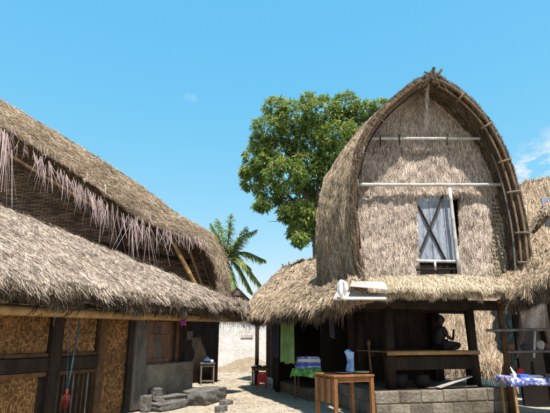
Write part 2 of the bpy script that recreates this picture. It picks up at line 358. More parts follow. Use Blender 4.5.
# ================================================================== SETTING: ground, path
def ground_z(p):
    x, y = p[..., 0], p[..., 1]
    return .03 * np.sin(x * 1.3 + y * .4) * np.sin(y * .9) + .012 * np.sin(x * 4.1) * np.sin(y * 3.3 + 1)
gm = MB(); R_ = 900
ax = np.r_[-R_, -300, -120, -60, np.linspace(-30, 30, 121), 60, 120, 300, R_]; ay = np.r_[-R_, -200, -60, -20, np.linspace(-6, 54, 121), 80, 120, 300, R_]
xx, yy = np.meshgrid(ax, ay, indexing='ij'); gg = np.stack([xx, yy, np.zeros_like(xx)], -1); gg[..., 2] = ground_z(gg) * (np.hypot(xx, yy - 15) < 50) - .02
gm.grid(gg); gm.build('ground', M['ground'], kind='structure')
# loose pebbles and clods on the trodden path
pb = []; r0 = np.random.default_rng(4)
for k in range(900):
    y = r0.uniform(8.5, 27); x = -.06 * y + r0.normal(0, .9) - .1
    s = r0.uniform(.008, .028); c = V3(x, y, float(ground_z(V3(x, y, 0))) - .02 + s * .3); pb.append((c, s))
mb = MB()
for c, s in pb:
    q = r0.normal(0, .25, (6, 3)); vs_ = [c + s * (nz(d) + q[i]) * V3(1, 1, .6) for i, d in enumerate(((1, 0, 0), (-1, 0, 0), (0, 1, 0), (0, -1, 0), (0, 0, 1), (0, 0, -1)))]
    mb.add(vs_, [(0, 2, 4), (2, 1, 4), (1, 3, 4), (3, 0, 4), (2, 0, 5), (1, 2, 5), (3, 1, 5), (0, 3, 5)])
mb.build('gravel', M['ground'], kind='stuff', label='small pale pebbles and clods scattered over the path', cat='gravel')

lr_ = np.random.default_rng(77); ln_ = 1500; ly = lr_.uniform(8.8, 26, ln_); lxx = -.05 * ly + lr_.normal(0, 1.0, ln_) + lr_.choice([-1.0, 0, 1.0], ln_) * .5
lp = np.stack([lxx, ly, np.zeros(ln_)], 1); lp[:, 2] = ground_z(lp) - .012; la = lr_.uniform(0, 6.28, ln_); lt = np.stack([np.cos(la), np.sin(la), lr_.normal(0, .05, ln_)], 1)
straw_build('straw_litter', [strips(lp, lt, np.cross(lt, UP), np.tile(UP, (ln_, 1)), lr_.uniform(.03, .22, ln_), lr_.uniform(.005, .016, ln_), .02, 0, .2, lr_)], M['straw_tan'], None, label='fallen straw scattered over the sandy path', cat='straw')

# ================================================================== LEFT FRONT HOUSE
u = nz(V3(.46, 0.932, 0)); v = V3(-u[1], u[0], 0); n = -v; A = V3(-.585 * 8.4, 8.4, 0)
def FP(px, py, off=0): return W(px, py, A + n * off, n)
def ft(x, y=360, off=0): return float((FP(x, y, off) - A) @ u)
def fz(x, y, off=0): return float(FP(x, y, off)[2])
house = thing('bamboo_house', 'low house on the left with woven bamboo wall and grey hipped thatch roof', 'house', tuple(A))
def fbox(name, t0, t1, z0, z1, o0, o1, mat, bevel=.006, parent=house, **k):
    c = A + u * (t0 + t1) / 2 + UP * (z0 + z1) / 2 + n * (o0 + o1) / 2
    return MB().box(c, u * (t1 - t0) / 2, n * (o1 - o0) / 2, UP * (z1 - z0) / 2).build(name, mat, parent, bevel=bevel, **k)
ztop = fz(60, 312); tL = -2.6; tD = ft(131); tE = ft(192)
fbox('backing_wall', tL, tD, 0, ztop + .1, -.12, -.045, M['wood_dark'], 0)
fbox('side_wall', tE - .08, tE, 0, ztop, -3.0, -.06, M['wood_dark'], 0)
zb0, zb1 = fz(20, 373), fz(20, 359)                      # the heavy middle beam
for (x0, x1, za, zb) in ((-60, 46, zb1 + .09, ztop), (-60, 42, .0, zb0 - .10), (62, 94, zb1 + .09, ztop), (103, 126, .0, ztop)):
    t0, t1 = ft(x0), ft(x1)
    fbox('matting_back', t0, t1, za, zb, -.0445, -.041, M['weave_back'], 0)
    weave('woven_matting', A + u * t0 + UP * za - n * .0395, u, UP, t1 - t0, zb - za, .036, M['weave'], house, nrm=n)
for x0, x1, m_, o1 in ((48, 59, 'wood_dark', .06), (96.5, 103, 'wood_brown', .05), (126.5, 131, 'wood_dark', .05)):
    fbox('post', ft(x0), ft(x1), 0, ztop + .12, -.045, o1, M[m_])
fbox('corner_pillar', ft(131.5), ft(143.5), 0, ztop + .05, -.12, .10, M['wood_grey'], .012)
for ta, tb in ((tL, ft(48) - .004), (ft(59) + .004, ft(96.5) - .004)):
    fbox('beam', ta, tb, zb0, zb1, -.045, .045, M['wood_dark'])
    fbox('rail', ta, tb, zb1 + .012, zb1 + .085, -.045, .012, M['wood_brown'])
    fbox('rail', ta, tb, zb0 - .095, zb0 - .012, -.045, .015, M['wood_brown'])
t0, t1 = ft(60), ft(96)
for k in range(8):
    tt = t0 + .03 + (t1 - t0 - .06) * k / 7
    fbox('slat', tt - .013, tt + .013, 0, zb0 - .10, -.04, -.012, M['wood_brown'] if k % 3 else M['wood_grey'], .003)
# shutter of old boards
sh0, sh1, sz0, sz1 = ft(145), ft(169), fz(157, 363), fz(157, 321)
sh = fbox('shutter', sh0 + .02, sh1 - .02, sz0 + .02, sz1 - .02, -.075, -.05, M['wood_dark'], 0, label='weathered reddish board shutter')
wS = (sh1 - sh0)
for k in range(3): fbox('panel_board', sh0 + .07 + (wS - .14) * k / 3 + .004, sh0 + .07 + (wS - .14) * (k + 1) / 3 - .004, sz0 + .06, sz1 - .06, -.05, -.03, M['wood_grey'] if k == 1 else M['wood_red'], .004, parent=sh)
for a_, b_ in ((sh0, sh0 + .075), (sh1 - .075, sh1), ): fbox('stile', a_, b_, sz0, sz1, -.05, 0.0, M['wood_red'], .005, parent=sh)
zm = fz(157, 336)
for a_, b_ in ((sz0, sz0 + .10), (zm - .05, zm + .04), (sz1 - .10, sz1)): fbox('cross_rail', sh0 + .077, sh1 - .077, a_, b_, -.05, -.004, M['wood_red'], .005, parent=sh)
zw1, zw0 = fz(168, 364), 0
fbox('low_wall', ft(144), tE, 0, sz0 - .025, -.20, .06, M['concrete'], .015)
fbox('wall_cap', ft(144) - .0, tE + .02, sz0 - .022, sz0 - .004, -.20, .075, M['wood_grey'], .004)
x0 = 170
for k in range(4):
    xa, xb = 169.5 + 3.2 * k, 169.5 + 3.2 * (k + 1)
    fbox('plank', ft(xa) + .006, ft(xb) - .006, sz0 + .002, ztop, -.07, -.03 - .008 * (k % 2), M['wood_dark' if k % 2 else 'wood_brown'], .004)
fbox('post', ft(183), ft(190), sz0 + .002, ztop + .05, -.10, .05, M['wood_dark'])
fbox('bracket', ft(184), ft(189), fz(186, 340), fz(186, 331), .05, .10, M['wood_grey'])
# lintel of the wall
fbox('wall_plate', tL, tE, ztop + .11, ztop + .2, -.1, .05, M['wood_dark'])
# eave pole of bamboo
q0, q1 = FP(-60, 307, .42), FP(239, 319.3, .42)
mb = MB(); bamboo(mb, q0, q1, .085, 14, .8, .02); pole = mb.build('eave_pole', M['bamboo'], house)
for k in range(9):                                        # rafters out to the pole
    t_ = tL - 1 + 1.15 * k; b0 = A + u * t_ + UP * (ztop + .42) - n * .6
    mb = MB(); bamboo(mb, b0, A + u * t_ + UP * (q0[2] + .14) + n * .55, .032); mb.build('rafter', M['bamboo_brown'], house)
# roof
E1 = FP(247, 304, .62); h = nz(-u + v); hp = V3(-h[1], h[0], 0)
H0 = W(0, 205, E1, hp); dist = float((H0 - E1) @ h); tanp = (H0[2] - E1[2]) / (dist / math.sqrt(2)); Lr = 11.0; CAP = 5.8
aa = np.linspace(.008, 1, 130); bb = np.linspace(1, 0, 46)
def roof_pt(a, b): return E1 - u * (a * Lr) + (v + UP * tanp) * (b * min(a * Lr, CAP))
GF = np.array([[roof_pt(a, b) for b in bb] for a in aa])
for i, a in enumerate(aa):
    de = bb * min(a * Lr, CAP); GF[i, :, 2] += -.16 * np.exp(-de / .22) + .05 * np.exp(-((1 - bb) * min(a * Lr, CAP)) / .3) * -1
GF += 0; GF[..., :] += (UP * .0)
rag = smooth_noise(GF[:, -1], 3.2, 17) * .6 + smooth_noise(GF[:, -1], 8.0, 18) * .5
for j_, w_ in ((-1, 1.0), (-2, .6), (-3, .25)): GF[:, j_] += n * (.03 * w_) + (UP * .055 - n * .05)[None] * (rag * w_)[:, None]
GFr, _ = rough(GF, .022, 5, 11, False, (.022, 75, 9))
_, inn = shell('thatch', GFr, .24, M['thatch_bed'], house, flip=face_up(GF))
GS = np.array([[E1 + (-u + v + UP * tanp) * (a * Lr) + (u - UP * tanp) * (t * min(a * Lr, 2.2)) for t in np.linspace(0, 1, 14)] for a in np.linspace(.008, CAP / Lr, 60)]); GS[..., 2] -= .06
shell('thatch', rough(GS, .02, 5, 12)[0], .2, M['thatch_bed'], house, flip=face_up(GS))
fl = face_up(GF)
near = straw_cover(GFr, 300000, .19, .0066, fl, .30, .05, .07, .025, .016, .03, 21, clump=.30)
nearS = straw_cover(rough(GS, .02, 5, 12)[0], 6000, .34, .012, face_up(GS), .35, .1, .14, .02, .03, .05, 22)
hipl = np.array([roof_pt(a, 1) for a in aa]); ridge_tufts = straw_edge(hipl, u - UP * .3, 1800, .20, .010, 23, .15, .5, .05)
straw_build('thatch_straw', [near, nearS, ridge_tufts], M['straw_pale'], house)
eave = GFr[:, -1] ; ev = [straw_edge(eave, n, 13000, .20, .010, 24, .55, .30, .07), straw_edge(eave - UP * .10 - n * .06, n, 15000, .26, .012, 25, .78, .35, .06)]
end = np.array([E1 + v * s - UP * .12 for s in np.linspace(0, 2.2, 12)]); ev.append(straw_edge(end, u, 3000, .34, .012, 26, .75, .35, .08))
tip = np.array([E1 - u * .6 + n * .02, E1 - u * .3, E1, E1 + v * .3]); tip[:, 2] -= .14; ev.append(straw_edge(tip, n + u, 2200, .36, .011, 27, .7, .4, .10))
straw_build('eave_fringe', ev, M['straw_old_shaded'], house)  # shade of the eave's underside put into the straw colour
ev2 = [straw_edge(eave + UP * .02, n, 9000, .22, .011, 28, .42, .35, .05), straw_edge(tip + UP * .08, n + u, 1200, .3, .011, 29, .6, .4, .1)]
straw_build('eave_straw', ev2, M['straw_pale'], house)
# twisted dark ties around the pole
mb = MB()
for k in range(26):
    t_ = rng.uniform(.12, .80); c = q0 * (1 - t_) + q1 * t_; ph = rng.uniform(0, 6)
    pth = [c + .095 * (math.cos(ph + s) * n + math.sin(ph + s) * UP) + u * (.06 * s) for s in np.linspace(0, 4.5, 8)]
    pth.append(pth[-1] - UP * rng.uniform(.02, .1)); mb.tube(pth, .007, 5)
mb.build('binding', M['wood_dark'], pole, kind='stuff')

# ================================================================== UPPER HOUSE (gable with a frayed rake)
ur = nz(V3(.94, .30, 0)); ud = V3(-ur[1], ur[0], 0); PU = P(228, 280, 17.6)
def UW(px, py, off=0): return W(px, py, PU + ud * off, ud)
upper = thing('gabled_house', 'tall house behind the low roof, its thatched gable edge frayed with pinkish fibres', 'house', tuple(V3(*(PU - UP * PU[2]))))
lip_px = [(-75, 55), (-40, 76), (0, 100), (36, 121), (70, 141), (105, 163), (140, 186), (177, 214), (203, 229), (217, 241), (225, 262), (228, 296)]
inn_px = [(-75, 84), (-40, 105), (0, 126), (36, 147), (70, 168), (105, 193), (140, 218), (168, 231), (192, 240), (207, 252), (216, 272), (220, 298)]
oc = spline([UW(x, y, .38) for x, y in lip_px], 90); ic = spline([UW(x, y, .0) for x, y in inn_px], 90)
GT = ruled(oc, ic, 12); tt = np.linspace(0, 1, 12)[None, :, None]; GT = GT - ud * .10 * np.sin(tt * math.pi) + UP * .05 * np.sin(tt * math.pi)
GTr, _ = rough(GT, .03, 5, 31); fT = face_up(GT, -ud)
shell('thatch', GTr, .12, M['thatch_bed'], upper, flip=fT)
GB = np.array([[oc[i] + ud * s for s in np.linspace(0, 4.8, 14)] for i in range(90)])
shell('thatch', GB, .06, M['thatch_bed'], upper, flip=face_up(GB))
GI = np.array([[ic[i] + ud * s for s in np.linspace(.02, 3.2, 12)] for i in range(90)])
GIr, _ = rough(GI, .03, 6, 33); shell('roof_lining', GIr, .03, M['thatch_under'], upper, flip=face_up(GI))
# straws on the rake run down along it
GTt = np.transpose(GTr, (1, 0, 2)); fT2 = face_up(GTt, -ud)
st = straw_cover(GTt, 70000, .34, .009, fT2, .22, .10, .14, .03, .05, .10, 34, clump=.25)
e1 = straw_edge(oc + UP * .02, ur - UP * .5, 3000, .30, .014, 35, .1, .4, .05)
Gf2 = np.transpose(GB, (1, 0, 2)); st2 = straw_cover(Gf2, 9000, .45, .02, face_up(Gf2), .3, .1, .12, .02, .04, .05, 36)
straw_build('thatch_straw', [st, e1, st2], M['straw_tan'], upper)
lin = straw_cover(np.transpose(GIr, (1, 0, 2)), 5000, .4, .016, face_up(np.transpose(GIr, (1, 0, 2)), -UP), .3, .1, .12, .01, .05, .1, 37)
straw_build('lining_straw', [lin], M['straw_old_shaded'], upper)
# pinkish palm fibres hanging off the rake
def fibres(px0, py0, px1, py1, nn, lo, hi, seed, w=.022, spread=.25):
    r = np.random.default_rng(seed); s = np.clip(r.choice(np.linspace(.04, .96, max(3, nn // 7)), nn) + r.normal(0, .018, nn), 0, 1); p = np.array([UW(px0 + (px1 - px0) * a, py0 + (py1 - py0) * a, -.08 - .1 * r.random()) for a in s]); p += UP * r.uniform(-.2, .02, (nn, 1))
    L = r.uniform(lo, hi, nn); al = np.tile(ur, (nn, 1)); t = unit(-np.tile(UP, (nn, 1)) + al * r.normal(.14, spread * .55, (nn, 1)) - ud * r.normal(.1, .12, (nn, 1)))
    return strips(p, t, al, np.tile(-ud, (nn, 1)), L, w * r.uniform(.4, 1.3, nn), .03, .06, .26, r)
fb = [fibres(1, 126, 8, 132, 16, 1.2, 2.5, 41, .034, .10), fibres(1, 128, 12, 136, 22, .4, 1.2, 40, .014, .15), fibres(0, 128, 60, 168, 60, .15, .6, 42, .012), fibres(36, 155, 52, 166, 34, .3, 1.1, 43, .013), fibres(60, 168, 80, 182, 50, .3, 1.1, 44, .013),
      fibres(78, 180, 104, 200, 80, .3, 1.2, 45, .013), fibres(100, 195, 150, 228, 75, .25, 1.6, 46, .014, .3), fibres(135, 215, 172, 234, 46, .2, 1.3, 47, .014, .4), fibres(165, 228, 208, 236, 80, .15, .6, 48, .012, .4), fibres(5, 120, 170, 222, 80, .15, .6, 49, .011)]
straw_build('hanging_fibre', fb, M['fibre_pink'], upper)
# gable wall, poles
GWt = spline([UW(x, y, 1.3) for x, y in inn_px], 40); base = GWt.copy(); base[:, 2] = -.05; GW = ruled(GWt, base, 6)
shell('gable_wall', GW, .08, M['wood_dark'], upper, flip=face_up(GW, -ud))
w0 = UW(-80, 300, 1.29); w1 = UW(205, 300, 1.29); w0[2] = w1[2] = 1.0
p0_, t_, s_, l_ = [], [], [], []
r1 = np.random.default_rng(9); blk = []
rows = np.arange(2.6, 8.8, .045)
for z in rows:                                            # coarse matting, only as high as the rake
    ext = np.linalg.norm(w1 - w0); k = 0
    for x in np.arange((z / .045 % 3) * .12, ext, .36):
        c = w0 + ur * x; c[2] = z
        if c[2] > np.interp(c @ ur, GWt @ ur, GWt[:, 2]) - .08: continue
        blk.append((c, .33))
c_ = np.array([b[0] for b in blk]); nn = len(c_)
q0_, q1_, q2_ = c_, c_ + ur * .165 - ud * .014, c_ + ur * .33; wv = UP * .019
straw_build('woven_matting', [np.stack([q0_ - wv, q0_ + wv, q1_ - wv, q1_ + wv, q2_ - wv, q2_ + wv], 1)], M['weave_dark'], upper)
def upole(x0, y0, x1, y1, off0, off1, r, m_='bamboo_brown', name='pole'):
    mb = MB(); bamboo(mb, UW(x0, y0, off0), UW(x1, y1, off1), r, 9, .6); return mb.build(name, M[m_], upper)
upole(-70, 108, 100, 212, .25, .25, .10, 'wood_brown', 'barge_pole'); upole(60, 181, 165, 246, .35, .35, .07, 'bamboo_brown', 'barge_pole')
upole(170, 236, 199, 292, .30, .30, .085, 'bamboo'); upole(188, 246, 206, 296, .65, .65, .05, 'bamboo'); upole(200, 252, 214, 296, 1.1, 1.1, .04, 'bamboo_brown')
upole(120, 226, 124, 305, 1.15, 1.15, .10, 'wood_dark', 'post'); upole(132, 230, 134, 305, 1.15, 1.15, .09, 'wood_brown', 'post'); upole(60, 235, 190, 262, 1.15, 1.15, .07, 'wood_dark', 'beam')
upole(165, 284, 226, 298, .3, .9, .06, 'bamboo_brown')
upole(12, 150, 12, 215, -.05, -.05, .012, 'bamboo_grey', 'dangling_stick')
# ground storey so that the house stands
mb = MB(); fl0 = GWt[0]; fr = GWt[-1]
mb.box((fl0 + fr) / 2 * V3(1, 1, 0) + ud * 1.9 + UP * 1.3, ur * np.linalg.norm((fr - fl0)[:2]) / 2 * .97, ud * 1.75, UP * 1.35); mb.build('terrace_wall', M['earth'], upper)

# ================================================================== RICE BARN
br = nz(V3(.97, .25, 0)); bd = V3(-br[1], br[0], 0); PLH = .52; PL = G(375, 391.5, PLH)
def BW(px, py, off=0): return W(px, py, PL + bd * off, bd)
barn = thing('rice_barn', 'tall bonnet shaped thatched rice barn standing on posts above a block plinth', 'barn', tuple(PL * V3(1, 1, 0)))
LO = -.32
lipL = [(432, 75), (416, 82), (400, 94), (383, 109), (369, 127), (359, 148), (354, 172), (352, 200), (353, 230), (356, 258), (361, 284)]
lipR = [(432, 75), (451, 84), (471, 100), (488, 119), (502, 143), (513, 170), (521, 200), (527, 230), (530, 258), (532, 286)]
DEP = 2.55
def flank(px, seed):
    c = spline([BW(x, y, LO) for x, y in px], 60); apex = c[0]; rows_ = []
    for s in np.linspace(0, 1, 26):
        k = c.copy(); k[:, :] = c + bd * (s * DEP)
        wide = 1 + .035 * math.sin(s * math.pi) - .03 * s
        x = (k - apex) @ br; k = k + br[None] * (x * (wide - 1))[:, None]; k[:, 2] -= .10 * math.sin(s * math.pi) * 0 + .12 * s * s
        rows_.append(k)
    return c, np.array(rows_)
cL, GL = flank(lipL, 1); cR, GR = flank(lipR, 2)
fLf, fRf = face_up(GL, -br), face_up(GR, br)
GLr, _ = rough(GL, .022, 5, 51, fLf, (.02, 22, 7)); GRr, _ = rough(GR, .03, 5, 52, fRf)
tp = np.full(GL.shape[:2], .11)
shell('thatch', GLr, .2, M['thatch_bed'], barn, flip=fLf, taper=tp); _, IR = shell('thatch', GRr, .2, M['thatch_bed'], barn, flip=fRf, taper=tp)
IRn = IR[:11, 2:]; straw_build('lining_straw', [straw_cover(IRn, 9000, .22, .011, not fRf, .3, .1, .14, .01, .03, .05, 62, clump=.2)], M['straw_old_shaded'], barn)  # darker straw paints the shade inside the right rim
sl = straw_cover(GLr, 130000, .24, .007, fLf, .18, .05, .07, .025, .02, .05, 53, clump=.18); sr = straw_cover(GRr, 9000, .34, .014, fRf, .25, .08, .12, .03, .04, .06, 54)
sk = straw_edge(GLr[:, -1], -br - UP, 3500, .40, .012, 55, .8, .3, .10)
straw_build('thatch_straw', [sl, sr, sk], M['straw_tan'], barn)
# lip: bound rim of brown stalks
rim = [straw_edge(cL + bd * .06, (np.gradient(cL, axis=0) * 2.0 + (-bd) * .02), 5200, .42, .012, 56, .06, .15, .06, .05), straw_edge(cR + bd * .06, (np.gradient(cR, axis=0) * 2.0 + (-bd) * .02), 5200, .42, .012, 57, .06, .15, .06, .05),
       straw_edge(cL + bd * .02, br * .5 - bd, 2200, .20, .010, 58, .55, .5, .05), straw_edge(cR + bd * .02, -br * .5 - bd, 2200, .20, .010, 59, .55, .5, .05),
       straw_edge(cL[:40] + UP * .02, UP * .6 - br * .3 - bd * .2, 500, .13, .010, 60, -.1, .5, .04), straw_edge(cR[:50] + UP * .02, UP * .7 + br * .5, 700, .15, .010, 61, -.1, .5, .04)]
straw_build('rim_straw', rim, M['straw_old_shaded'], barn)
# rear gable
GRe = ruled(np.vstack([GL[-1][::-1], GR[-1][1:]]), np.vstack([GL[-1][::-1], GR[-1][1:]]) * V3(1, 1, 0) + UP * 2.5, 10)
shell('rear_gable', GRe, .1, M['thatch_bed'], barn, flip=face_up(GRe, bd))
# front face, thatched in tiers behind the lip
yl = np.array([p[1] for p in lipL]); xl = np.array([p[0] for p in lipL]); yr = np.array([p[1] for p in lipR]); xr = np.array([p[0] for p in lipR])
def tier(y0, y1, x0f, x1f, off0, off1, nrow=22, ncol=36, bulge=.05):
    o = []
    for s in np.linspace(0, 1, ncol):
        o.append([BW(x0f(y) * (1 - s) + x1f(y) * s, y, off0 + (off1 - off0) * t - bulge * math.sin(s * math.pi) * math.sin(min(1, t * 1.3) * math.pi / 2)) for t, y in ((t, y0 + (y1 - y0) * t) for t in np.linspace(0, 1, nrow))])
    return np.array(o)
lx = lambda y: np.interp(y, yl, xl) + 1; rx = lambda y: np.interp(y, yr, xr) - 15
rx2 = lambda y: min(np.interp(y, yr, xr) - 17, 491)
face = []; tiers = [tier(84, 150, lx, rx, .46, .40, 18, 30), tier(140, 193, lambda y: lx(y) + 2, rx, .42, .34, 16, 36), tier(186, 287, lambda y: lx(y) + 3, lambda y: 417.5, .36, .22, 26, 26, .10), tier(186, 287, lambda y: 459, rx2, .36, .22, 26, 16, .08),
                    tier(186, 287, rx2, lambda y: np.interp(y, yr, xr) - 4, .44, .38, 26, 10, 0)]
for k, T in enumerate(tiers):
    fT_ = face_up(T, -bd); Tr, _ = rough(T, .02, 6, 70 + k, fT_, (.018, 26, 5)); shell('front_thatch', Tr, .06, M['thatch_bed'], barn, flip=fT_)
    cnt = (38000, 42000, 62000, 30000, 9000)[k]
    face.append(straw_cover(Tr, cnt, .19, .0068, fT_, .22 if k < 4 else .5, .08, .12, .02, .025, .08, 80 + k, clump=.22))
    if k < 4: face.append(straw_edge(Tr[:, -1], -bd, (1500, 1800, 900, 500)[k], .16, .011, 90 + k, .85, .3, .05))
straw_build('front_straw', face, M['straw_barn'], barn)
# stacked dark layers beside the right rim
lay = []
for k in range(22):
    y = 190 + 88 * k / 21; x1 = np.interp(y, yr, xr) - 14; x0_ = rx2(y) + 1
    e = np.array([BW(x0_ + (x1 - x0_) * s, y, .36) for s in np.linspace(0, 1, 6)]); lay.append(straw_edge(e, -bd, 170, .10, .012, 100 + k, .7, .3, .015))
straw_build('layered_straw', lay, M['straw_yellow'], barn)
# horizontal bars
def bpole(x0, y0, x1, y1, o0, o1, r, m_='bamboo_grey', name='crossbar', parent=barn, sag=0):
    mb = MB(); bamboo(mb, BW(x0, y0, o0), BW(x1, y1, o1), r, 10, .5, sag); return mb.build(name, M[m_], parent)
bpole(367, 138.5, 486, 138.5, .16, .16, .036); bpole(351, 184.5, 506, 184.5, .12, .12, .042, sag=.01)
# hanging loop of old rope at the bars
for (xa, ya) in ((380, 140), (399, 139), (447, 139)):
    bpole(xa, ya - 5, xa + .8, ya + 6, .11, .11, .014, 'wood_dark', 'lashing')
# bamboo ribs under the rim
def rib(curve, ins, dep, r, a=0., b=1., m_='bamboo_brown', inward=1):
    tg = np.gradient(curve, axis=0); tg = unit(tg); nrm_ = np.cross(tg, bd); c0 = curve.mean(0)
    if np.mean([(nrm_[i] @ (BW(432, 200, LO) - curve[i])) for i in range(len(curve))]) < 0: nrm_ = -nrm_
    i0, i1 = int(a * (len(curve) - 1)), int(b * (len(curve) - 1)); pts = (curve + nrm_ * ins + bd * dep)[i0:i1 + 1]
    MB().tube(list(pts), r, 8).build('rib', M[m_], barn); return pts
rib(cR, .10, -.03, .035, .03, .98); rib(cR, .22, .04, .03, .05, .97, 'bamboo_brown'); rib(cR, .30, .16, .024, .45, .97, 'wood_grey'); rib(cL, .07, -.03, .024, .02, .95, 'wood_brown'); rib(cL, .20, .10, .02, .05, .6, 'wood_dark')
for fr_ in (.16, .33, .50, .63, .80, .93):
    i = int(fr_ * 59); c = cR[i]; tg = nz(cR[i + 1 if i < 59 else i] - cR[i - 1]); inn_ = nz(np.cross(tg, bd)); inn_ = inn_ if inn_ @ (BW(432, 200, LO) - c) > 0 else -inn_
    mb = MB(); mb.tube([c + inn_ * .02 - bd * .075, c + inn_ * .17 - bd * .07, c + inn_ * .33 + bd * .04], .03, 8); mb.build('tie', M['wood_grey' if fr_ > .5 else 'bamboo_brown'], barn)
# a leaning row of sticks along the left rim
for k in range(7):
    a_, b_ = .50 + .065 * k, .50 + .065 * (k + 1); i, j = int(a_ * 59), int(b_ * 59)
    mb = MB(); mb.tube([cL[i] + br * (.10 + .03 * (k % 2)) - bd * .04, cL[j] + br * (.13 - .03 * (k % 2)) - bd * .04], .018, 6); mb.build('lashing_stick', M['wood_dark' if k % 2 else 'wood_grey'], barn)
# ridge finial
mb = MB(); mb.tube([BW(430, 82, LO + .05), BW(434, 67.5, LO - .06)], .045, 8); mb.build('ridge_pole', M['wood_dark'], barn)
mb = MB(); mb.tube([BW(434, 80, LO), BW(441.5, 69.5, LO - .08)], .035, 8); mb.build('ridge_pole', M['wood_brown'], barn)
tf = np.array([BW(421, 82, LO), BW(427, 76, LO), BW(434, 74, LO), BW(444, 80, LO)]); straw_build('ridge_tuft', [straw_edge(tf, UP - bd * .4, 160, .14, .012, 120, .0, .7, .06), straw_edge(tf, -bd, 300, .26, .012, 121, .7, .4, .06)], M['straw_old_shaded'], barn)
kn = np.array([BW(427 - .4 * k, 84 + 9 * k, LO + .12 + .08 * k) for k in range(6)]); straw_build('hanging_straw', [straw_edge(kn, -UP, 260, .24, .013, 122, .9, .25, .05)], M['straw_barn'], barn)
# loft door
dr = BW(417, 275, .30); z0, z1 = BW(430, 262, .30)[2], BW(430, 190, .30)[2]; xa, xb = BW(417, 230, .30), BW(453, 230, .30); wd = float((xb - xa) @ br)
def dbox(name, a, b, za, zb, o0, o1, m_, parent, bevel=.004):
    c = xa * V3(1, 1, 0) + br * (a + b) / 2 + UP * (za + zb) / 2 + bd * (o0 + o1) / 2
    return MB().box(c, br * (b - a) / 2, bd * (o1 - o0) / 2, UP * (zb - za) / 2).build(name, M[m_], parent, bevel=bevel)
door = dbox('loft_door', .0, wd, z0 - .3, z1, .06, .09, 'void', barn, 0); door['label'] = 'grey blue board door with crossed bars'
for k in range(5): dbox('door_board', wd * k / 5 + .004, wd * (k + 1) / 5 - .004, z0, z1, .02 + .006 * (k % 2), .055, 'door_blue', door)
def dbar(x0, y0, x1, y1, w, off, m_='wood_dark', name='brace'):
    MB().bar(BW(x0, y0, off), BW(x1, y1, off), .03, w, up=bd).build(name, M[m_], door, bevel=.003)
dbar(418, 205, 446, 261, .045, .285); dbar(443, 195, 420, 252, .045, .25)
bpole(449.5, 188, 459.5, 276, .10, .10, .045, 'bamboo_grey', 'jamb_pole'); dbox('jamb', wd - .01, wd + .06, z0 - .35, z1, -.03, .10, 'wood_dark', barn); dbox('jamb', -.07, -.01, z0 - .35, z1, -.02, .12, 'wood_grey', barn)
bpole(417, 261, 455, 261.5, .14, .14, .035, 'bamboo_grey', 'sill_rail'); bpole(417, 269.5, 456, 269, .16, .16, .022, 'wood_dark', 'sill_rail'); bpole(435, 262, 435.4, 270, .11, .11, .026, 'bamboo_grey', 'sill_stub'); bpole(416, 276, 458, 275, .16, .16, .028, 'wood_grey', 'sill_rail')
dbox('threshold', -.05, wd + .08, BW(430, 282, .3)[2], BW(430, 277, .3)[2], -.1, .1, 'wood_grey', barn)
# apron of thatch under the loft
at_ = np.array([BW(x, 279 - 2 * math.sin((x - 366) / 148 * math.pi), .20) for x in np.linspace(360, 520, 50)]); ab_ = np.array([BW(x, 290 + 1.2 * math.sin(x * .12), -.62) for x in np.linspace(372, 516, 50)])
GA = ruled(at_, ab_, 16); GA[..., 2] += (.10 * np.sin(np.linspace(0, 1, 16) * math.pi))[None]; fA = face_up(GA); GAr, _ = rough(GA, .02, 6, 130, fA)
shell('apron_thatch', GAr, .14, M['thatch_bed'], barn, flip=fA)
straw_build('apron_straw', [straw_cover(GAr, 42000, .2, .0068, fA, .24, .06, .08, .02, .02, .06, 131, clump=.2), straw_edge(GAr[:, -1], -bd, 6200, .12, .008, 132, .72, .35, .05), straw_edge(GAr[:, -1] - UP * .08 + bd * .08, -bd, 4500, .13, .009, 133, .85, .35, .06)], M['straw_yellow'], barn)
sd_ = GAr[0, :]; straw_build('apron_side_straw', [straw_edge(sd_, -br, 900, .25, .010, 134, .75, .4, .05)], M['straw_yellow'], barn)
# loft floor, beams, posts
zf = 2.42; xL_, xR_ = float((BW(366, 300, 0) - PL) @ br), float((BW(520, 300, 0) - PL) @ br)
def bbox(name, a, b, o0, o1, za, zb, m_, parent=barn, bevel=.006, **k):
    c = PL * V3(1, 1, 0) + br * (a + b) / 2 + bd * (o0 + o1) / 2 + UP * (za + zb) / 2
    return MB().box(c, br * (b - a) / 2, bd * (o1 - o0) / 2, UP * (zb - za) / 2).build(name, M[m_], parent, bevel=bevel, **k)
bbox('loft_floor', xL_ + .05, xR_ - .05, .22, 2.3, zf, zf + .05, 'wood_dark')
for o in (.45, 2.0): bbox('floor_beam', xL_, xR_, o - .07, o + .07, zf - .17, zf - .004, 'wood_dark')
def bx(px, py, off): return float((BW(px, py, off) - PL) @ br)
p1, p2 = bx(389, 340, .45), bx(470.5, 330, .45)
for (a_, o) in ((p1, .45), (p2, .45), (p1, 2.0), (p2, 2.0)):
    pt = PL * V3(1, 1, 0) + br * a_ + bd * o; mb = MB(); mb.tube([pt + UP * PLH, pt + UP * 1.4 + br * .01, pt + UP * (zf - .16)], [.115, .105, .115], 12); mb.build('post', M['wood_dark'], barn)

bbox('back_panel', p1 - .3, bx(440, 330, 2.1), 2.08, 2.12, PLH, zf, 'wood_dark', bevel=0)
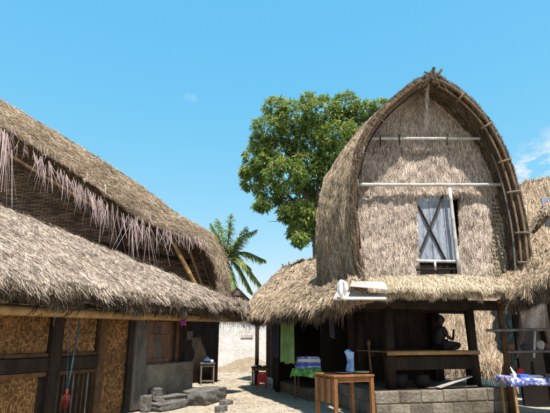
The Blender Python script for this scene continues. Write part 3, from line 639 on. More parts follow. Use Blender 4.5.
# block plinth
plinth = thing('block_plinth', 'rough stone block plinth in the shade under the rice barn', 'plinth', tuple(PL * V3(1, 1, 0)))
pw = bx(509, 392, 0)
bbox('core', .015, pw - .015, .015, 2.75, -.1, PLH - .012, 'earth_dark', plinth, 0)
rb = np.random.default_rng(5)
def blocks(org, dirv, inw, length):
    for row in range(2):
        x = 0 if row % 2 == 0 else -.24
        while x < length - .06:
            w = rb.uniform(.44, .60); a_, b_ = max(x, 0), min(x + w, length); x += w
            if b_ - a_ < .08: continue
            j = rb.uniform(-.012, .012); c = org + dirv * (a_ + b_) / 2 + UP * (PLH - .26 * row - .13) + inw * (.045 + j)
            tl = rb.normal(0, .012); MB().box(c, (dirv + UP * tl) * ((b_ - a_) / 2 - rb.uniform(.006, .014)), inw * .05, UP * (.13 - rb.uniform(.006, .014))).build('block', M['block'], plinth, bevel=.018)
blocks(PL * V3(1, 1, 0), br, bd, pw); blocks(PL * V3(1, 1, 0) + bd * .12, bd, br, 2.6)

# sitting deck under the loft
dz = float(BW(430, 350.5, .32)[2]); d0, d1 = bx(387, 350, .32), bx(478.5, 352, .32)
deck = thing('sitting_deck', 'raised bamboo sitting deck between the barn posts', 'platform', tuple(PL * V3(1, 1, 0) + br * (d0 + d1) / 2 + bd))
mb = MB(); c0 = PL * V3(1, 1, 0) + UP * (dz - .05) + bd * .31; bamboo(mb, c0 + br * d0, c0 + br * d1, .052, 12, .5); mb.build('front_pole', M['bamboo'], deck)
for k in range(22): bbox('slat', d0 + .02, d1 - .02, .42 + .08 * k, .42 + .08 * k + .068, dz - .045, dz - .015, 'bamboo_brown', deck, .004)
for o in (.62, 1.2, 1.9): bbox('joist', d0 + .05, d1 - .05, o - .04, o + .04, dz - .15, dz - .05, 'wood_dark', deck)
bbox('apron_board', d0 + .02, d1 + .05, .40, .44, dz - .42, dz - .13, 'wood_dark', deck)
for a_ in (d0 + .12, d1 - .12):
    for o in (.60, 1.95): bbox('leg', a_ - .05, a_ + .05, o - .05, o + .05, PLH, dz - .15, 'wood_dark', deck)
# clutter on the plinth
M['black_pot'] = mat_plain('sooty', (.018, .015, .013), .8, .3)  # pot and basket near-black: shade beneath the deck put into their colour
def solo(name, label, cat, mb, m_, bevel=0, group=None):
    vsum = np.array(mb.v); loc = V3(vsum[:, 0].mean(), vsum[:, 1].mean(), vsum[:, 2].min())
    me = bpy.data.meshes.new(name); me.from_pydata([tuple(p - loc) for p in mb.v], [], mb.f); me.polygons.foreach_set('use_smooth', mb.sm); me.update()
    o = link(name, me, M[m_] if isinstance(m_, str) else m_, None, label=label, cat=cat, group=group); o.location = loc
    if bevel: b = o.modifiers.new('bevel', 'BEVEL'); b.width = bevel; b.segments = 2; b.limit_method = 'ANGLE'
    return o
def pl(a, o, z): return PL * V3(1, 1, 0) + br * a + bd * o + UP * (PLH + z)
mb = MB().bar(pl(bx(438, 392, .1), .10, .03), pl(bx(474, 384, .1), .22, .24), .16, .025, up=UP); solo('loose_plank', 'pale plank leaning on the block plinth under the deck', 'plank', mb, 'board_pale', .004)
mb = MB().bar(pl(bx(428, 391, .2), .22, .02), pl(bx(478, 389, .2), .26, .03), .11, .03); solo('loose_plank', 'flat pale plank lying along the plinth top', 'plank', mb, 'wood_grey', .004)
def lathe(mb, c, prof, nseg=16):
    mb.tube([c + UP * z for r_, z in prof], [r_ for r_, z in prof], nseg); return mb
mb = MB(); lathe(mb, pl(bx(424, 388, .5), .55, 0), [(.10, 0), (.17, .06), (.19, .15), (.15, .23), (.17, .26), (.15, .265), (.12, .22)]); solo('cooking_pot', 'dark round cooking pot on the plinth under the deck', 'pot', mb, 'black_pot')
mb = MB(); lathe(mb, pl(bx(402, 390, .5), .6, 0), [(.16, 0), (.19, .16), (.20, .28), (.19, .29), (.17, .1)]); solo('basket', 'dark basket on the plinth beside the left barn post', 'basket', mb, 'black_pot')

# ================================================================== SHOP HOUSE along the right of the path
e0 = G(248, 313.5, 2.4); e1 = G(337, 297, 2.4); md = nz(e1 - e0); mo = V3(md[1], -md[0], 0); mo = mo if mo[0] < 0 else -mo; mi = -mo; ML = float((e1 - e0) @ md)
shop = thing('thatched_shop', 'open fronted thatched shop house along the path left of the rice barn', 'house', tuple(e0 * V3(1, 1, 0)))
R1 = W(304, 274, e0 + mi * 2.5, mo); kk = float((R1 - e0) @ md); hh = float(R1[2] - e0[2])
cols = np.linspace(0, 1, 70)
def shop_line(s):                                          # one slope line, from the ridge down to the eave
    e = e0 + md * (s * (ML + .05)); k = s * (ML + .05)
    b = min(1.0, k / max(kk, .3)) if kk > 0 else 1.0
    b = min(b, float(np.interp(e[1], [9, 12.0, 13.4, 14], [.16, .24, 1, 1])))      # the near end tucks in along the barn's flank
    top = e + mi * 2.5 * b + UP * hh * b
    return e, top
GM = []
for s in np.linspace(.004, 1, 80):
    e, top = shop_line(s); w = np.linspace(0, 1, 30)[:, None]; ln = top * (1 - w) + e * w
    ln[:, 2] += -.14 * np.exp(-(1 - w[:, 0]) * np.linalg.norm(top - e) / .3) + .06; GM.append(ln)
GM = np.array(GM); fM = face_up(GM); GMr, _ = rough(GM, .03, 4, 201, fM, (.028, 60, 6)); shell('thatch', GMr, .26, M['thatch_bed'], shop, flip=fM)
b0 = e0 + mi * 5.0; GE = []
for s in np.linspace(0, 1, 30):
    q = e0 * (1 - s) + b0 * s; bq = 1 - abs(2 * s - 1); top = q + (R1 - (e0 + b0) / 2) * V3(1, 1, 0) * bq + UP * hh * bq; w = np.linspace(0, 1, 14)[:, None]; GE.append(top * (1 - w) + q * w)
GE = np.array(GE); fE = face_up(GE); shell('thatch', GE, .2, M['thatch_bed'], shop, flip=fE)
SE = (13.2 - e0[1]) / md[1]
GK = np.array([[R1 + md * s + (mi * 2.5 - UP * hh) * t for t in np.linspace(0, 1, 8)] for s in np.linspace(0, max(.3, SE - kk), 10)]); shell('thatch', GK, .2, M['thatch_bed'], shop, flip=face_up(GK))
straw_build('thatch_straw', [straw_cover(GMr, 100000, .28, .0085, fM, .2, .06, .08, .03, .025, .05, 202, clump=.22), straw_cover(GE, 9000, .36, .016, fE, .3, .1, .14, .03, .04, .06, 203), straw_cover(GK, 4000, .36, .016, face_up(GK), .3, .1, .12, .02, .03, .05, 204), straw_edge(GMr[-1], md, 1600, .26, .012, 208, .6, .4, .1), straw_edge(GMr[-1] - UP * .12, md, 1200, .24, .012, 209, .7, .4, .1), straw_edge(GMr[:, -1], mo, 8000, .22, .013, 205, .6, .3, .08)], M['straw_tan'], shop)
straw_build('eave_fringe', [straw_edge(GMr[:, -1] - UP * .12 + mi * .08, mo, 7000, .24, .013, 206, .78, .3, .1), straw_edge(GE[:, -1] - UP * .05, -md, 2500, .36, .015, 207, .7, .35, .1)], M['straw_old_shaded'], shop)
def mp(s, i, z): return e0 * V3(1, 1, 0) + md * s + mi * i + UP * z
def mbox(name, s0, s1, i0, i1, z0, z1, m_, parent=shop, bevel=.006, **k):
    return MB().box(mp((s0 + s1) / 2, (i0 + i1) / 2, (z0 + z1) / 2), md * (s1 - s0) / 2, mi * (i1 - i0) / 2, UP * (z1 - z0) / 2).build(name, M[m_], parent, bevel=bevel, **k)
mbox('back_wall', .5, SE, 3.3, 3.4, 0, 2.9, 'void', bevel=0); mbox('partition', SE - .1, SE - .04, 1.25, 3.3, 0, 2.6, 'void', bevel=0); mbox('end_wall', .45, .52, .75, 4.4, 0, 2.7, 'wood_dark', bevel=0)  # near-black partition added as a dark background under the eave
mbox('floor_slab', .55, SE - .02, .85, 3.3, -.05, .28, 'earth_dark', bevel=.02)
def ms(px, py=340, i=.7): return float((W(px, py, e0 + mi * i, mo) - e0) @ md)
for px in (256.5, 277): mb = MB(); p_ = mp(ms(px), .72, 0) if px else P(342, 340, 11.6) * V3(1, 1, 0); mb.tube([p_, p_ + UP * 1.2 + md * .02, p_ + UP * 2.45], [.075, .07, .075], 9); mb.build('post', M['wood_dark'], shop)
for i_ in (.72,): mb = MB(); bamboo(mb, mp(.1, i_ - .1, 2.33), mp(ML + .3, i_ - .1, 2.33), .05); mb.build('eave_beam', M['bamboo_brown'], shop)
mb = MB(); bamboo(mb, W(314, 303, e0 + mi * .25, mo), W(333, 289, e0 + mi * .45, mo) , .055); mb.build('rafter', M['bamboo'], shop)
for k in range(8): mbox('wall_plank', ms(258) + .02 + .16 * k, ms(258) + .02 + .16 * k + .15, 1.0, 1.03, .28, 2.3, 'wood_dark' if k % 3 else 'wood_brown', bevel=.004)
mbox('counter', ms(300), SE - .15, 1.3, 1.8, .28, .85, 'wood_dark'); mbox('shelf', ms(300), SE, 2.6, 3.1, 1.2, 1.24, 'wood_brown')

# cloths hung from the shop's eave beam
def cloth(name, label, s0, s1, i, z0, z1, m_, wave=.035, seed=0, fr=22):
    r = np.random.default_rng(seed); nu, nv = 26, 16; g = np.zeros((nu, nv, 3)); ph = r.uniform(0, 6, 3)
    for a in range(nu):
        for b in range(nv):
            s = s0 + (s1 - s0) * a / (nu - 1); z = z1 + (z0 - z1) * b / (nv - 1); f = .4 + .6 * b / (nv - 1)
            g[a, b] = mp(s, i + wave * f * (math.sin(fr * (s - s0) + ph[0]) + .5 * math.sin(2.1 * fr * (s - s0) + ph[1] + z)), z + .02 * math.sin(9 * s + ph[2]) * (b == nv - 1))
    mb = MB(); mb.grid(g); o = solo(name, label, 'cloth', mb, m_); so = o.modifiers.new('solid', 'SOLIDIFY'); so.thickness = .006; return o
M['cloth_green'] = mat_noise('cloth_green', [(.35, (.13, .22, .065)), (.65, (.25, .37, .14))], 3, .85, .15, .004, fine=40); M['cloth_dark'] = mat_plain('cloth_dark', (.035, .035, .05), .9)
M['cloth_blue'] = mat_noise('cloth_blue', [(.4, (.10, .14, .55)), (.52, (.30, .38, .80)), (.62, (.72, .76, .90))], 4, .8, .15, .004, fine=30); M['cloth_leaf'] = mat_noise('cloth_leaf', [(.4, (.06, .26, .05)), (.55, (.20, .46, .10)), (.68, (.66, .70, .40))], 9, .8, .1, .003, fine=40)
M['red_cord'] = mat_plain('red_cord', (.12, .022, .02), .9, .4); M['cord_blue'] = mat_plain('cord_blue', (.03, .06, .13), .9, .4); M['cord_green'] = mat_plain('cord_green', (.03, .09, .05), .9, .4)
M['red'] = mat_plain('red_plastic', (.55, .025, .02), .35, .1); M['white'] = mat_plain('white_plastic', (.75, .73, .70), .4, .08); M['black'] = mat_plain('black_table', (.02, .02, .022), .5, .2); M['blue'] = mat_plain('blue_plastic', (.05, .12, .48), .4, .2); M['blue_pale'] = mat_noise('blue_pale', [(.4, (.16, .28, .55)), (.6, (.42, .56, .76))], 6, .45, .1, .003)
M['purple'] = mat_plain('purple_cloth', (.32, .06, .26), .8, .3); M['cloth_print'] = mat_noise('cloth_print', [(.38, (.04, .06, .26)), (.5, (.16, .18, .40)), (.56, (.75, .70, .78)), (.66, (.50, .14, .22))], 11, .8, .1, .003, fine=50)
zc = lambda px, py, i=.55: float(W(px, py, e0 + mi * i, mo)[2])
cloth('hanging_cloth', 'long green cloth hanging from the shop eave', ms(280.5, 340, .5), ms(294.5, 340, .5), .5, zc(287, 363), 2.28, 'cloth_green', .03, 1, 16)
cloth('hanging_cloth', 'narrow dark cloth hanging beside the long green cloth', ms(272, 340, .6), ms(279.5, 340, .6), .6, zc(276, 358), 2.26, 'cloth_dark', .03, 2)
cloth('hanging_cloth', 'dark folded cloth hanging near the leaning eave rafter of the shop', ms(329, 320, .62), ms(334, 320, .62), .62, zc(331, 338), 2.26, 'cloth_dark', .02, 3)

# lean-to awning boards between shop and barn
aw = thing('board_awning', 'small awning of pale boards between the shop roof and the barn', 'awning', tuple(G(355, 400, 0)))
def awp(px, py, Y): return P(px, py, Y)
Ya = 8.95
for k, (a, b, c, d_) in enumerate((((333, 299), (386, 299), (384, 293), (336, 292)), ((350, 286), (388, 289.5), (384, 282), (352, 281)))):
    q = [awp(*a, Ya + .12 * k), awp(*b, Ya + .12 * k), awp(*c, Ya + .55 + .25 * k), awp(*d_, Ya + .5 + .25 * k)]; nn_ = nz(np.cross(q[1] - q[0], q[3] - q[0])); nn_ = nn_ if nn_[2] > 0 else -nn_
    MB().add(q + [x - nn_ * .012 for x in q], [(0, 1, 2, 3), (7, 6, 5, 4), (0, 4, 5, 1), (1, 5, 6, 2), (2, 6, 7, 3), (3, 7, 4, 0)]).build('board', M['board_pale'], aw)
mb = MB(); bamboo(mb, awp(333, 298.6, Ya + .05), awp(386, 298.8, Ya + .1), .03); mb.build('front_pole', M['bamboo_grey'], aw)
mb = MB(); c = awp(341.5, 290, Ya - .1); r2 = np.random.default_rng(3)
for k in range(9):
    a = r2.normal(0, 1, 3) * .035; mb.tube([c + UP * .17 + a * .3, c + UP * .1 + a, c + a * 1.1 - UP * .02, c - UP * r2.uniform(.06, .16) + a * .6], [.012, .035, .04, .008], 6)
solo('plastic_bag', 'crumpled white plastic bag tied at the awning corner', 'bag', mb, 'white')

# ================================================================== HOUSES FURTHER BACK
def far_roof(name, label, quad_top, quad_bot, thick, nst, wst, mat, seed, ref=UP, walls=None, cat='house', ln=.4, extra=0):
    """roof slope between an upper and a lower line of world points"""
    T = spline(quad_top, 40) if len(quad_top) > 2 else np.array([quad_top[0] * (1 - s) + quad_top[1] * s for s in np.linspace(0, 1, 40)]); B = spline(quad_bot, 40) if len(quad_bot) > 2 else np.array([quad_bot[0] * (1 - s) + quad_bot[1] * s for s in np.linspace(0, 1, 40)])
    Gx = ruled(T, B, 22); Gx[..., 2] += (.07 * np.sin(np.linspace(0, 1, 22) * math.pi))[None]; f_ = face_up(Gx, ref); Gx, _ = rough(Gx, .03, 4, seed, f_, (.025, 40, 5))
    root = thing(name, label, cat, tuple(B.mean(0) * V3(1, 1, 0)))
    shell('thatch', Gx, thick, M['thatch_bed'], root, flip=f_); out = nz((B - T).mean(0) * V3(1, 1, 0))
    straw_build('thatch_straw', [straw_cover(Gx, nst * 2, ln, wst * .7, f_, .22, .06, .08, .03, .03, .05, seed + 1, clump=.22), straw_edge(Gx[:, -1], out, nst // 5, ln, wst, seed + 2, .65, .35, .08), straw_edge(T, UP + out * .3, nst // 14, ln * .5, wst, seed + 4, -.1, .6, .06)], M[mat], root)
    straw_build('eave_fringe', [straw_edge(Gx[:, -1] - UP * .1 - out * .06, out, nst // 7, ln, wst, seed + 3, .8, .35, .09)], M['straw_old_shaded'], root)
    return root, T, B, out
# second thatch roof behind the shop
r_, T, B, out = far_roof('thatched_house', 'thatched roof rising just behind the shop roof', [P(281, 269, 22), P(302, 262, 20), P(330, 255, 18)], [P(246, 306, 19.5), P(285, 302, 17.5), P(318, 300, 16.5)], .2, 12000, .02, 'straw_tan', 301)
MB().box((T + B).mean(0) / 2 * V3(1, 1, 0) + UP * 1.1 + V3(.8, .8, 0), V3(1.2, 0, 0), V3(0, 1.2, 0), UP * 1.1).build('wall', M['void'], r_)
mb = MB(); bamboo(mb, P(276, 275, 22), P(303, 259, 19.8), .05); mb.build('ridge_pole', M['bamboo_brown'], r_)
for k, (x, y) in enumerate(((284, 266), (289, 264), (296, 262))): c = P(x, y, 21.5 - k * .6); mb = MB(); mb.tube([c - UP * .25, c + UP * .1 + V3(.08 * (k - 1), 0, 0)], .03, 6); mb.build('ridge_stick', M['wood_brown'], r_)
M['red_cord2'] = mat_plain('faded_red', (.30, .06, .05), .8, .3)
# white walled house at the end of the path
fw = thing('white_house', 'white plastered house closing the far end of the path', 'house', tuple(G(230, 365, 0)))
Yw = 27; wl_, wr_ = P(150, 340, Yw), P(300, 340, Yw); hz = P(230, 318, Yw)[2]
MB().box((wl_ + wr_) / 2 * V3(1, 1, 0) + UP * hz / 2 + V3(0, 1.5, 0), V3((wr_ - wl_)[0] / 2, 0, 0), V3(0, 1.5, 0), UP * hz / 2).build('wall', M['plaster'], fw)
MB().box(P(247, 336, Yw - .06), V3(.34, 0, 0), V3(0, .02, 0), UP * .014).build('red_rail', M['red_cord2'], fw)
ra, rb_ = P(190, 312, Yw - .05), P(258, 314, Yw - .05); ta, tb = P(205, 286, Yw + 1.6), P(242, 292, Yw + 1.6)
Gx = ruled(np.array([ta * (1 - s) + tb * s for s in np.linspace(0, 1, 20)]), np.array([ra * (1 - s) + rb_ * s for s in np.linspace(0, 1, 20)]), 10); shell('roof', Gx, .2, M['thatch_bed'], fw, flip=face_up(Gx)); straw_build('roof_straw', [straw_cover(Gx, 3500, .4, .03, face_up(Gx), .3, .1, .1, .02, .04, .05, 311), straw_edge(Gx[:, -1], V3(0, -1, 0), 900, .4, .03, 312, .7)], M['straw_old_shaded'], fw)
for k, (x0_, y0_, x1_, y1_) in enumerate(((228, 300, 237, 288), (237, 288, 252, 303), (232, 296, 244, 296), (240, 292, 247, 304))): mb = MB(); mb.tube([P(x0_, y0_, Yw - .5), P(x1_, y1_, Yw - .5)], .06, 7); mb.build('gable_pole', M['wood_dark'], fw)
# mound of loose earth before it
gr = np.zeros((24, 16, 3))
for i in range(24):
    for j in range(16):
        a, b = i / 23 * 2 - 1, j / 15 * 2 - 1; c = P(238, 363, 25.6); gr[i, j] = V3(c[0] + a * 2.6, c[1] + b * 1.3, -.04 + .60 * math.exp(-((a - .3) * 1.2) ** 2 - (b * 1.4) ** 2) * (1 + .25 * math.sin(5 * a + 2 * b)) * (1 - a * a) * (1 - b * b) ** .5 + .05 * math.sin(i * 1.3) * math.sin(j * 1.7) * (1 - a * a))
mb = MB(); mb.grid(gr); mb.build('earth_mound', M['earth'], kind='structure')
# low pale thatch seen beneath the barn, and the house at the right edge
far_roof('low_roof', 'pale low thatch slope seen under the barn behind its posts', [P(415, 262, 19), P(505, 258, 19), P(570, 258, 18)], [P(405, 366, 15.5), P(500, 366, 15), P(580, 370, 14)], .3, 15000, .014, 'straw_tan', 321, ref=-UP * 0 + V3(0, -1, .3), cat='roof')
r_, T, B, out = far_roof('corner_house', 'thatched house at the right edge, its ridge against the cloud', [P(521, 186, 15), P(536, 181, 15.4), P(600, 172, 16.5)], [P(529, 275, 13.4), P(560, 275, 13), P(615, 275, 12.6)], .3, 15000, .016, 'straw_tan', 331, ref=V3(0, -1, .4))
wb = B.mean(0) * V3(1, 1, 0) + V3(.6, 1.6, 0); MB().box(wb + UP * 1.6, V3(1.2, 0, 0), V3(0, .8, 0), UP * 1.6).build('wall', M['wood_dark'], r_)
MB().box(P(548, 212, 12.6), V3(.13, 0, 0), V3(0, .02, 0), UP * .42).build('window', M['door_blue'], r_, bevel=.01)
# small dark gable shade roof on that house
Gx = ruled(np.array([P(532, 222, 13.2), P(546, 205, 12.6), P(575, 190, 12)]), np.array([P(530, 232, 12.9), P(547, 214, 12.3), P(578, 198, 11.6)]), 6); shell('gable_hood', Gx, .12, M['thatch_bed'], r_, flip=face_up(Gx)); straw_build('hood_straw', [straw_cover(Gx, 2500, .3, .014, face_up(Gx), .3, .1, .15, .02, .05, .1, 341)], M['straw_tan'], r_)

# ================================================================== STALL AT THE RIGHT EDGE
stall, T, B, out = far_roof('market_stall', 'market stall at the right edge under a ragged thatch roof', [P(506, 274, 12.0), P(530, 262, 11.4), P(556, 246, 10.8), P(600, 220, 10.0)], [P(501, 291, 10.9), P(520, 293, 10.4), P(545, 281, 9.8), P(590, 258, 9.0)], .22, 24000, .011, 'straw_tan', 351, cat='stall', ln=.24)
straw_build('lining_straw', [straw_cover(ruled(T - UP * .3, B - UP * .25, 8), 4000, .4, .014, False, .4, .1, .15, .02, .05, .2, 352)], M['straw_old_shaded'], stall)
def sp(px, py, Y): return P(px, py, Y)
def spole(x0, y0, Y0, x1, y1, Y1, r, m_, name): mb = MB(); bamboo(mb, sp(x0, y0, Y0), sp(x1, y1, Y1), r); return mb.build(name, M[m_], stall)
def spost(px, Y, ztop_, r, m_): c = P(px, 340, Y) * V3(1, 1, 0); mb = MB(); mb.tube([c, c + UP * ztop_ * .5 + V3(.02, 0, 0), c + UP * ztop_], r, 9); mb.build('post', M[m_], stall)
spost(503.5, 11.3, 2.4, .07, 'wood_brown'); spost(556, 10.4, 2.9, .08, 'wood_dark'); spost(548, 12.4, 2.6, .07, 'wood_dark')
spole(486, 330.5, 11.25, 575, 329, 10.8, .032, 'wood_grey', 'hanging_bar'); spole(498, 302, 11.2, 580, 278, 9.8, .05, 'bamboo_brown', 'eave_beam')
spole(524, 331, 11, 517, 358, 11, .022, 'wood_grey', 'crossed_stick'); spole(519, 331, 11.06, 533, 358, 11.06, .022, 'wood_grey', 'crossed_stick'); spole(535, 331, 10.9, 534, 358, 10.9, .024, 'bamboo_grey', 'crossed_stick'); spole(508, 352, 11.0, 570, 351, 10.7, .03, 'wood_grey', 'shelf_edge')
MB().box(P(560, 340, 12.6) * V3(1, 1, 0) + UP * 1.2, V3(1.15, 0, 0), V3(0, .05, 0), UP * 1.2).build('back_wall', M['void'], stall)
g = np.zeros((14, 10, 3))
for i in range(14):
    for j in range(10):
        a, b = i / 13, j / 9; x = 520 + 24 * a + 2 * b; y = (311 - 9 * a) * (1 - b) + (331 - .5 * a) * b; g[i, j] = P(x, y, 11.2 + .05 * math.sin(8 * a + 3 * b))
mb = MB(); mb.grid(g); o = solo('hanging_cloth', 'pale cloth hung under the stall roof above the bar', 'cloth', mb, 'board_pale'); o.modifiers.new('solid', 'SOLIDIFY').thickness = .008
for k, (x, w, hgt, m_) in enumerate(((511, .10, .16, 'wood_brown'), (527, .13, .12, 'cloth_dark'), (541, .10, .2, 'board_pale'), (549, .12, .14, 'wood_red'))):
    mb = MB(); lathe(mb, P(x, 351.3, 10.92) * 1.0 + UP * .03, [(w * .5, 0), (w * .9, hgt * .4), (w, hgt * .7), (w * .6, hgt), (w * .4, hgt * .98)], 12)
    solo('carved_pot', ('brown carved pot on the stall shelf nearest the post', 'dark squat jar on the stall shelf behind the crossed sticks', 'pale tall jar on the stall shelf', 'reddish pot on the stall shelf at the picture edge')[k], 'pot', mb, m_)

# goods table of the stall
def table(name, label, c, dirv, L, D, H, m_, top_t=.035, leg=.05, stretch=True, inset=.05, leg_m=None):
    dirv = nz(dirv); dp = V3(-dirv[1], dirv[0], 0); root = thing(name, label, 'table', tuple(c)); lm = M[leg_m or m_]
    MB().box(c + UP * (H - top_t / 2), dirv * L / 2, dp * D / 2, UP * top_t / 2).build('tabletop', M[m_], root, bevel=.006)
    for sx in (-1, 1):
        for sy in (-1, 1): MB().box(c + dirv * sx * (L / 2 - inset) + dp * sy * (D / 2 - inset) + UP * (H - top_t) / 2, dirv * leg / 2, dp * leg / 2, UP * (H - top_t) / 2).build('leg', lm, root, bevel=.005)
    for sy in (-1, 1):
        MB().box(c + dp * sy * (D / 2 - inset) + UP * (H - top_t - .05), dirv * (L / 2 - inset - leg / 2 - .002), dp * .012, UP * .045).build('apron', lm, root, bevel=.003)
        if stretch: MB().box(c + dp * sy * (D / 2 - inset) + UP * .10, dirv * (L / 2 - inset - leg / 2 - .002), dp * .014, UP * .022).build('stretcher', lm, root, bevel=.003)
    for sx in (-1, 1): MB().box(c + dirv * sx * (L / 2 - inset) + UP * (H - top_t - .05), dirv * .012, dp * (D / 2 - inset - leg / 2 - .002), UP * .045).build('apron', lm, root, bevel=.003)
    return root, dirv, dp
def draped(name, label, c, dirv, L, D, H, drop, m_, seed=0, over=.02, wob=.02):
    dirv = nz(dirv); dp = V3(-dirv[1], dirv[0], 0); nu, nv = 40, 30; r = np.random.default_rng(seed); ph = r.uniform(0, 6, 4); g = np.zeros((nu, nv, 3)); hx, hy = L / 2 + over, D / 2 + over
    for i in range(nu):
        for j in range(nv):
            a = (i / (nu - 1) * 2 - 1) * (hx + drop); b = (j / (nv - 1) * 2 - 1) * (hy + drop); ex, ey = max(0, abs(a) - hx), max(0, abs(b) - hy); dn = max(ex, ey)
            x = np.sign(a) * min(abs(a), hx); y = np.sign(b) * min(abs(b), hy); f = min(1, dn / .12) * wob
            g[i, j] = c + dirv * (x + np.sign(a) * (f * (1 + math.sin(17 * b + ph[0])) if ex > 0 else 0)) + dp * (y + np.sign(b) * (f * (1 + math.sin(15 * a + ph[1])) if ey > 0 else 0)) + UP * (H + .008 - dn * (1 + .12 * math.sin(6 * (a + b) + ph[2])) + .003 * math.sin(30 * a) * math.sin(23 * b))
    mb = MB(); mb.grid(g); o = solo(name, label, 'tablecloth', mb, m_); s_ = o.modifiers.new('solid', 'SOLIDIFY'); s_.thickness = .006; s_.offset = -1; return o
tdir = V3(.98, -.12, 0); tcn = P(521, 398, 10.25) * V3(1, 1, 0) + nz(tdir) * .82 + V3(0, .45, 0)
table('goods_table', 'table with blue printed cloth at the right edge below the stall', tcn, tdir, 1.8, .9, .80, 'wood_brown', leg_m='bamboo', stretch=False)
draped('tablecloth', 'blue cloth with white and red print covering the stall table', tcn, tdir, 1.8, .9, .80, .15, 'cloth_print', 3)
r3 = np.random.default_rng(12)
desc = ['small white bowl at the left corner of the stall table', 'red ball shaped trinket on the stall table', 'low blue box on the stall table', 'flat white tray on the stall table', 'dark little figurine at the back of the stall table', 'brown folded cloth on the stall table']
for k, (x, y, m_) in enumerate(((-.75, -.2, 'white'), (-.52, .1, 'red'), (-.62, -.30, 'blue'), (-.35, -.12, 'white'), (-.2, .25, 'wood_dark'), (-.05, -.1, 'wood_red'))):
    c = tcn + nz(tdir) * x + V3(.12, .98, 0) * y + UP * .812; mb = MB()
    if k in (0,): lathe(mb, c, [(.03, 0), (.06, .02), (.085, .06), (.08, .06), (.05, .025)])
    elif k == 1: lathe(mb, c, [(.02, 0), (.06, .03), (.075, .075), (.06, .12), (.02, .15), (.012, .17)])
    elif k == 4: lathe(mb, c, [(.05, 0), (.05, .03), (.03, .07), (.045, .16), (.025, .2), (.035, .25), (.01, .29)])
    elif k == 3: mb.box(c + UP * .012, V3(.16, 0, 0), V3(0, .1, 0), UP * .012); mb.box(c + UP * .03, V3(.12, 0, 0), V3(0, .07, 0), UP * .004)
    else: mb.box(c + UP * .03, V3(.10, .02, 0), V3(-.01, .07, 0), UP * .03)
    solo(('bowl', 'trinket', 'box', 'tray', 'figurine', 'folded_cloth')[k], desc[k], ('bowl', 'trinket', 'box', 'tray', 'figurine', 'cloth')[k], mb, m_, .006 if k in (2, 3, 5) else 0)
mb = MB(); c = P(511, 372, 10.35); 
for k in range(5): mb.tube([c + V3(.012 * k, 0, .10 - .02 * k), c + V3(.03 + .012 * k, -.02, -.02), c + V3(.05 + .01 * k, -.03, -.30 - .03 * k)], .010, 6)
o = solo('bead_strings', 'strings of white beads hanging off the stall table corner', 'beads', mb, 'white'); o['kind'] = 'stuff'

# ================================================================== TABLES IN FRONT OF THE SHOP
td0 = nz(V3(.93, .36, 0)); tq0 = V3(-td0[1], td0[0], 0); fl_ = P(335.5, 395, 9.25) * V3(1, 1, 0); ot = fl_ + td0 * .39 + tq0 * .375
t_o, td, tp_ = table('plank_table', 'sturdy orange brown table with a plank side in front of the block plinth', ot, td0, .88, .85, .93, 'wood_orange', leg=.07, top_t=.035)
for k in range(6): MB().box(ot - td0 * .432 + tq0 * (-.325 + .13 * k) + UP * .645, td0 * .010, tq0 * .058, UP * (.22 - .012 * (k % 2))).build('side_plank', M['wood_orange' if k % 2 else 'wood_brown'], t_o, bevel=.004)
ps = P(371.0, 372, 9.62); mb = MB(); mb.tube([V3(ps[0], ps[1], 0.932), V3(ps[0] - .01, ps[1], 1.2), V3(ps[0] - .015, ps[1] + .01, 1.48)], [.024, .02, .018], 8); mb.tube([V3(ps[0] - .02, ps[1], 1.44), V3(ps[0] - .015, ps[1], 1.50), V3(ps[0] - .01, ps[1], 1.56)], [.018, .04, .018], 8); solo('turned_stick', 'turned wooden stick standing up at the right end of the orange table', 'stick', mb, 'wood_brown')
# things on the orange table
mb = MB(); vc = P(350.5, 369.5, 9.85); vc[2] = 0.932; lathe(mb, vc, [(.07, 0), (.085, .05), (.065, .2), (.075, .33), (.10, .42), (.095, .425), (.06, .3), (.05, .1)], 14); mb.v = [p + V3(.014 * math.sin(19 * p[2] + 3 * p[1]), .01 * math.sin(23 * p[2]), .03 * math.sin(31 * p[0]) * (p[2] > 1.2)) for p in mb.v]; solo('paper_bag', 'pale blue flared bag standing on the orange table', 'bag', mb, 'blue_pale')
for k, (x, y) in enumerate(((342, 9.6), (361, 9.82))):
    c = P(x, 371, y); c[2] = 0.932; mb = MB(); lathe(mb, c, [(.09, 0), (.15, .012), (.17, .035), (.165, .036), (.14, .016)], 18)
    solo('tray', ('round dark tray left of the blue bag', 'round yellowish tray right of the blue bag')[k], 'tray', mb, ('cloth_dark', 'straw_dish')[k] if k == 0 else mat_plain('straw_dish', (.55, .48, .28)))
